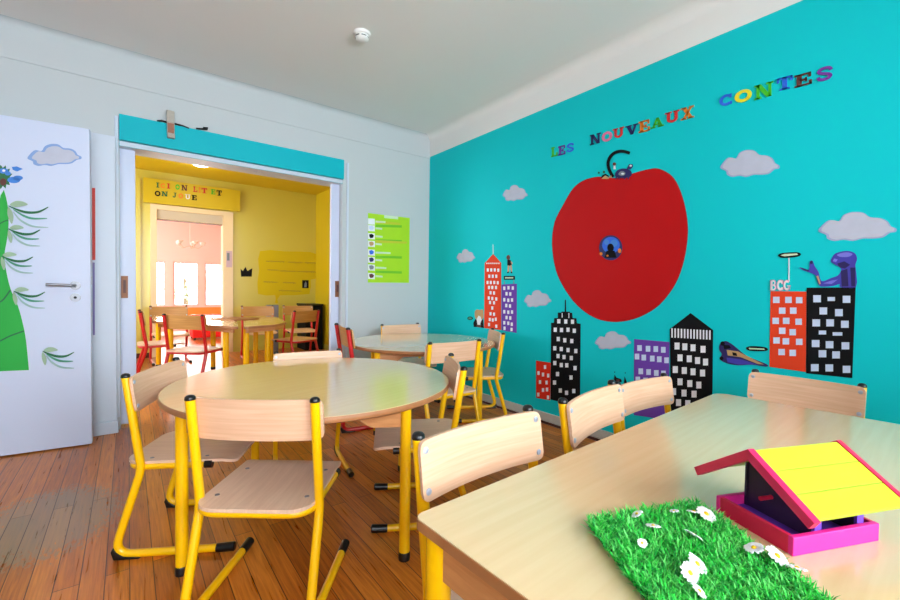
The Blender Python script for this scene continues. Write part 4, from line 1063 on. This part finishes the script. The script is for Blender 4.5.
for x0, x1, y in ((195, 335, 235), (360, 470, 242), (485, 590, 246), (205, 290, 300), (300, 420, 308), (430, 620, 312), (175, 280, 390), (320, 420, 395), (290, 460, 455)):
    n = int((x1 - x0) / 3); amp = 8; q = []
    for i in range(n + 1):
        if i % 4 == 0: amp = rn.choice((6, 7, 8, 15))
        q.append((x0 + i * 3 + 4 * math.sin(i * 1.5), y - amp * .5 * math.cos(i * 1.5) + (x1 - x0) * .03 * i / n))
    q = smooth2(q, 2)
    for k in range(len(q) - 1):
        scribble.append(D(ribbon([q[k], q[k + 1]], 2.2)))
w1flat('writing_patch', [(M['bubble'], [D(smooth2([(150, 158), (330, 160), (530, 166), (590, 200), (655, 255), (650, 350), (530, 372), (520, 480), (300, 490), (285, 545), (262, 545), (262, 488), (135, 480), (142, 300)], 2, True))]),
   (M['ink'], scribble)],
   'yellow patch of handwriting on the yellow room wall', 'writing', Y=Y3)
w1flat('crown_cutout', [(M['black'], [D([(8, 350), (4, 290), (22, 308), (40, 276), (56, 308), (92, 286), (88, 350)])])], 'black crown cutout on the yellow room wall beside the writing', 'crown', Y=Y3)
w1flat('square_picture', [(M['black'], [D(rect(466, 376, 514, 436))]), (M['greyprint'], [D([(480, 430), (484, 400), (492, 384), (500, 402), (498, 430)])])], 'small black square picture on the lower part of the yellow writing', 'picture', Y=Y3, base=.004)
w1flat('paper_note', [(M['notepaper'], [crop(150, 205, 5.22, rect(398, 240, 428, 325))]), (M['greyprint'], [crop(150, 205, 5.22, rect(402, 250, 415, 290))])], 'small lilac note taped to the cream door frame', 'note', Y=Y3 - .03)
cl = ony(190, 246, 9.0)
t = empty('hanging_lamp', (cl.x, cl.y, 2.45), 0, 'pale hanging lamp with arms in the sunny room', 'lamp')
b = MB(); b.tube([(0, 0, 0), (0, 0, cl.z - 2.45 + .05)], .006, M['plastic'], 6)
for k in range(5):
    a = 2 * PI * k / 5; z = cl.z - 2.45
    b.tube([(0, 0, z), (.13 * math.cos(a), .13 * math.sin(a), z - .04), (.2 * math.cos(a), .2 * math.sin(a), z + .02)], .006, M['greypanel'], 6)
b.build('lamp_frame', t, smooth=True)
for k in range(5):
    a = 2 * PI * k / 5; z = cl.z - 2.45
    b = MB(); b.lathe([(.02, 0), (.045, .03), (.05, .06)], (.2 * math.cos(a), .2 * math.sin(a), z + .02), M['plastic'], 12); b.build('lamp_shade', t, smooth=True)

# ------------------------------------------------------------------ light
def area(name, loc, rot, sx, sy, energy, col):
    l = bpy.data.lights.new(name, 'AREA'); l.shape = 'RECTANGLE'; l.size = sx; l.size_y = sy; l.energy = energy; l.color = col
    o = bpy.data.objects.new(name, l); COL.objects.link(o); o.location = loc; o.rotation_euler = rot; return o
area('window_daylight', (-.68, FY - .25, 1.6), (math.radians(90), 0, 0), 1.6, 1.5, 70, (.86, .93, 1))
area('window_daylight', (1.27, FY - .25, 1.6), (math.radians(90), 0, 0), 1.6, 1.5, 80, (.94, .97, 1))
area('added_side_fill', (-2.02, .5, 1.6), (0, math.radians(-90), 0), 1.4, 1.5, 34, (.72, .85, 1))  # added fill at the windowless left wall, for the teal wall and ceiling
area('added_yellow_room_fill', (-1.5, 5.7, 1.6), (0, math.radians(-90), 0), 1.4, 2.1, 16, (.9, .95, 1))  # added bluish light at an unseen opening, for the far wall and floor
area('sunroom_daylight', (1.0, WY + .3, 1.1), (math.radians(-90), 0, 0), 2.4, 1.1, 90, (1, .98, .95))
area('added_sunroom_fill', (-1.45, 9.4, 1.4), (0, math.radians(-90), 0), 1.6, 2.2, 80, (1, .98, .96))  # added fill by the solid side wall, brightens the pink room
def point(name, loc, e, col, r=.05):
    l = bpy.data.lights.new(name, 'POINT'); l.energy = e; l.color = col; l.shadow_soft_size = r
    o = bpy.data.objects.new(name, l); COL.objects.link(o); o.location = loc
point('ceiling_lamp_bulb', (lp.x, lp.y, ZC - .16), 3, (1, .9, .7))
w = bpy.data.worlds.new('World'); S.world = w; w.use_nodes = True
bg = w.node_tree.nodes['Background']; bg.inputs['Color'].default_value = (.86, .93, 1, 1); bg.inputs['Strength'].default_value = 9.0

# ------------------------------------------------------------------ camera
cd = bpy.data.cameras.new('camera'); cam = bpy.data.objects.new('camera', cd); COL.objects.link(cam)
cd.sensor_fit = 'HORIZONTAL'; cd.sensor_width = 36; cd.lens = 36 * F / 900; cd.clip_start = .02; cd.clip_end = 100
mw = Matrix.Identity(4)
for i in range(3):
    mw[i][0] = RIGHT[i]; mw[i][1] = -DOWN[i]; mw[i][2] = -FWD[i]
mw[2][3] = H
cam.matrix_world = mw
S.camera = cam
S.view_settings.view_transform = 'Standard'; S.view_settings.look = 'None'; S.view_settings.gamma = 1
S.view_settings.exposure = 0.1; S.view_settings.use_curve_mapping = False
try:
    S.cycles.use_denoising = True; S.cycles.max_bounces = 10; S.cycles.diffuse_bounces = 6
    S.cycles.sample_clamp_indirect = 6
except Exception: pass
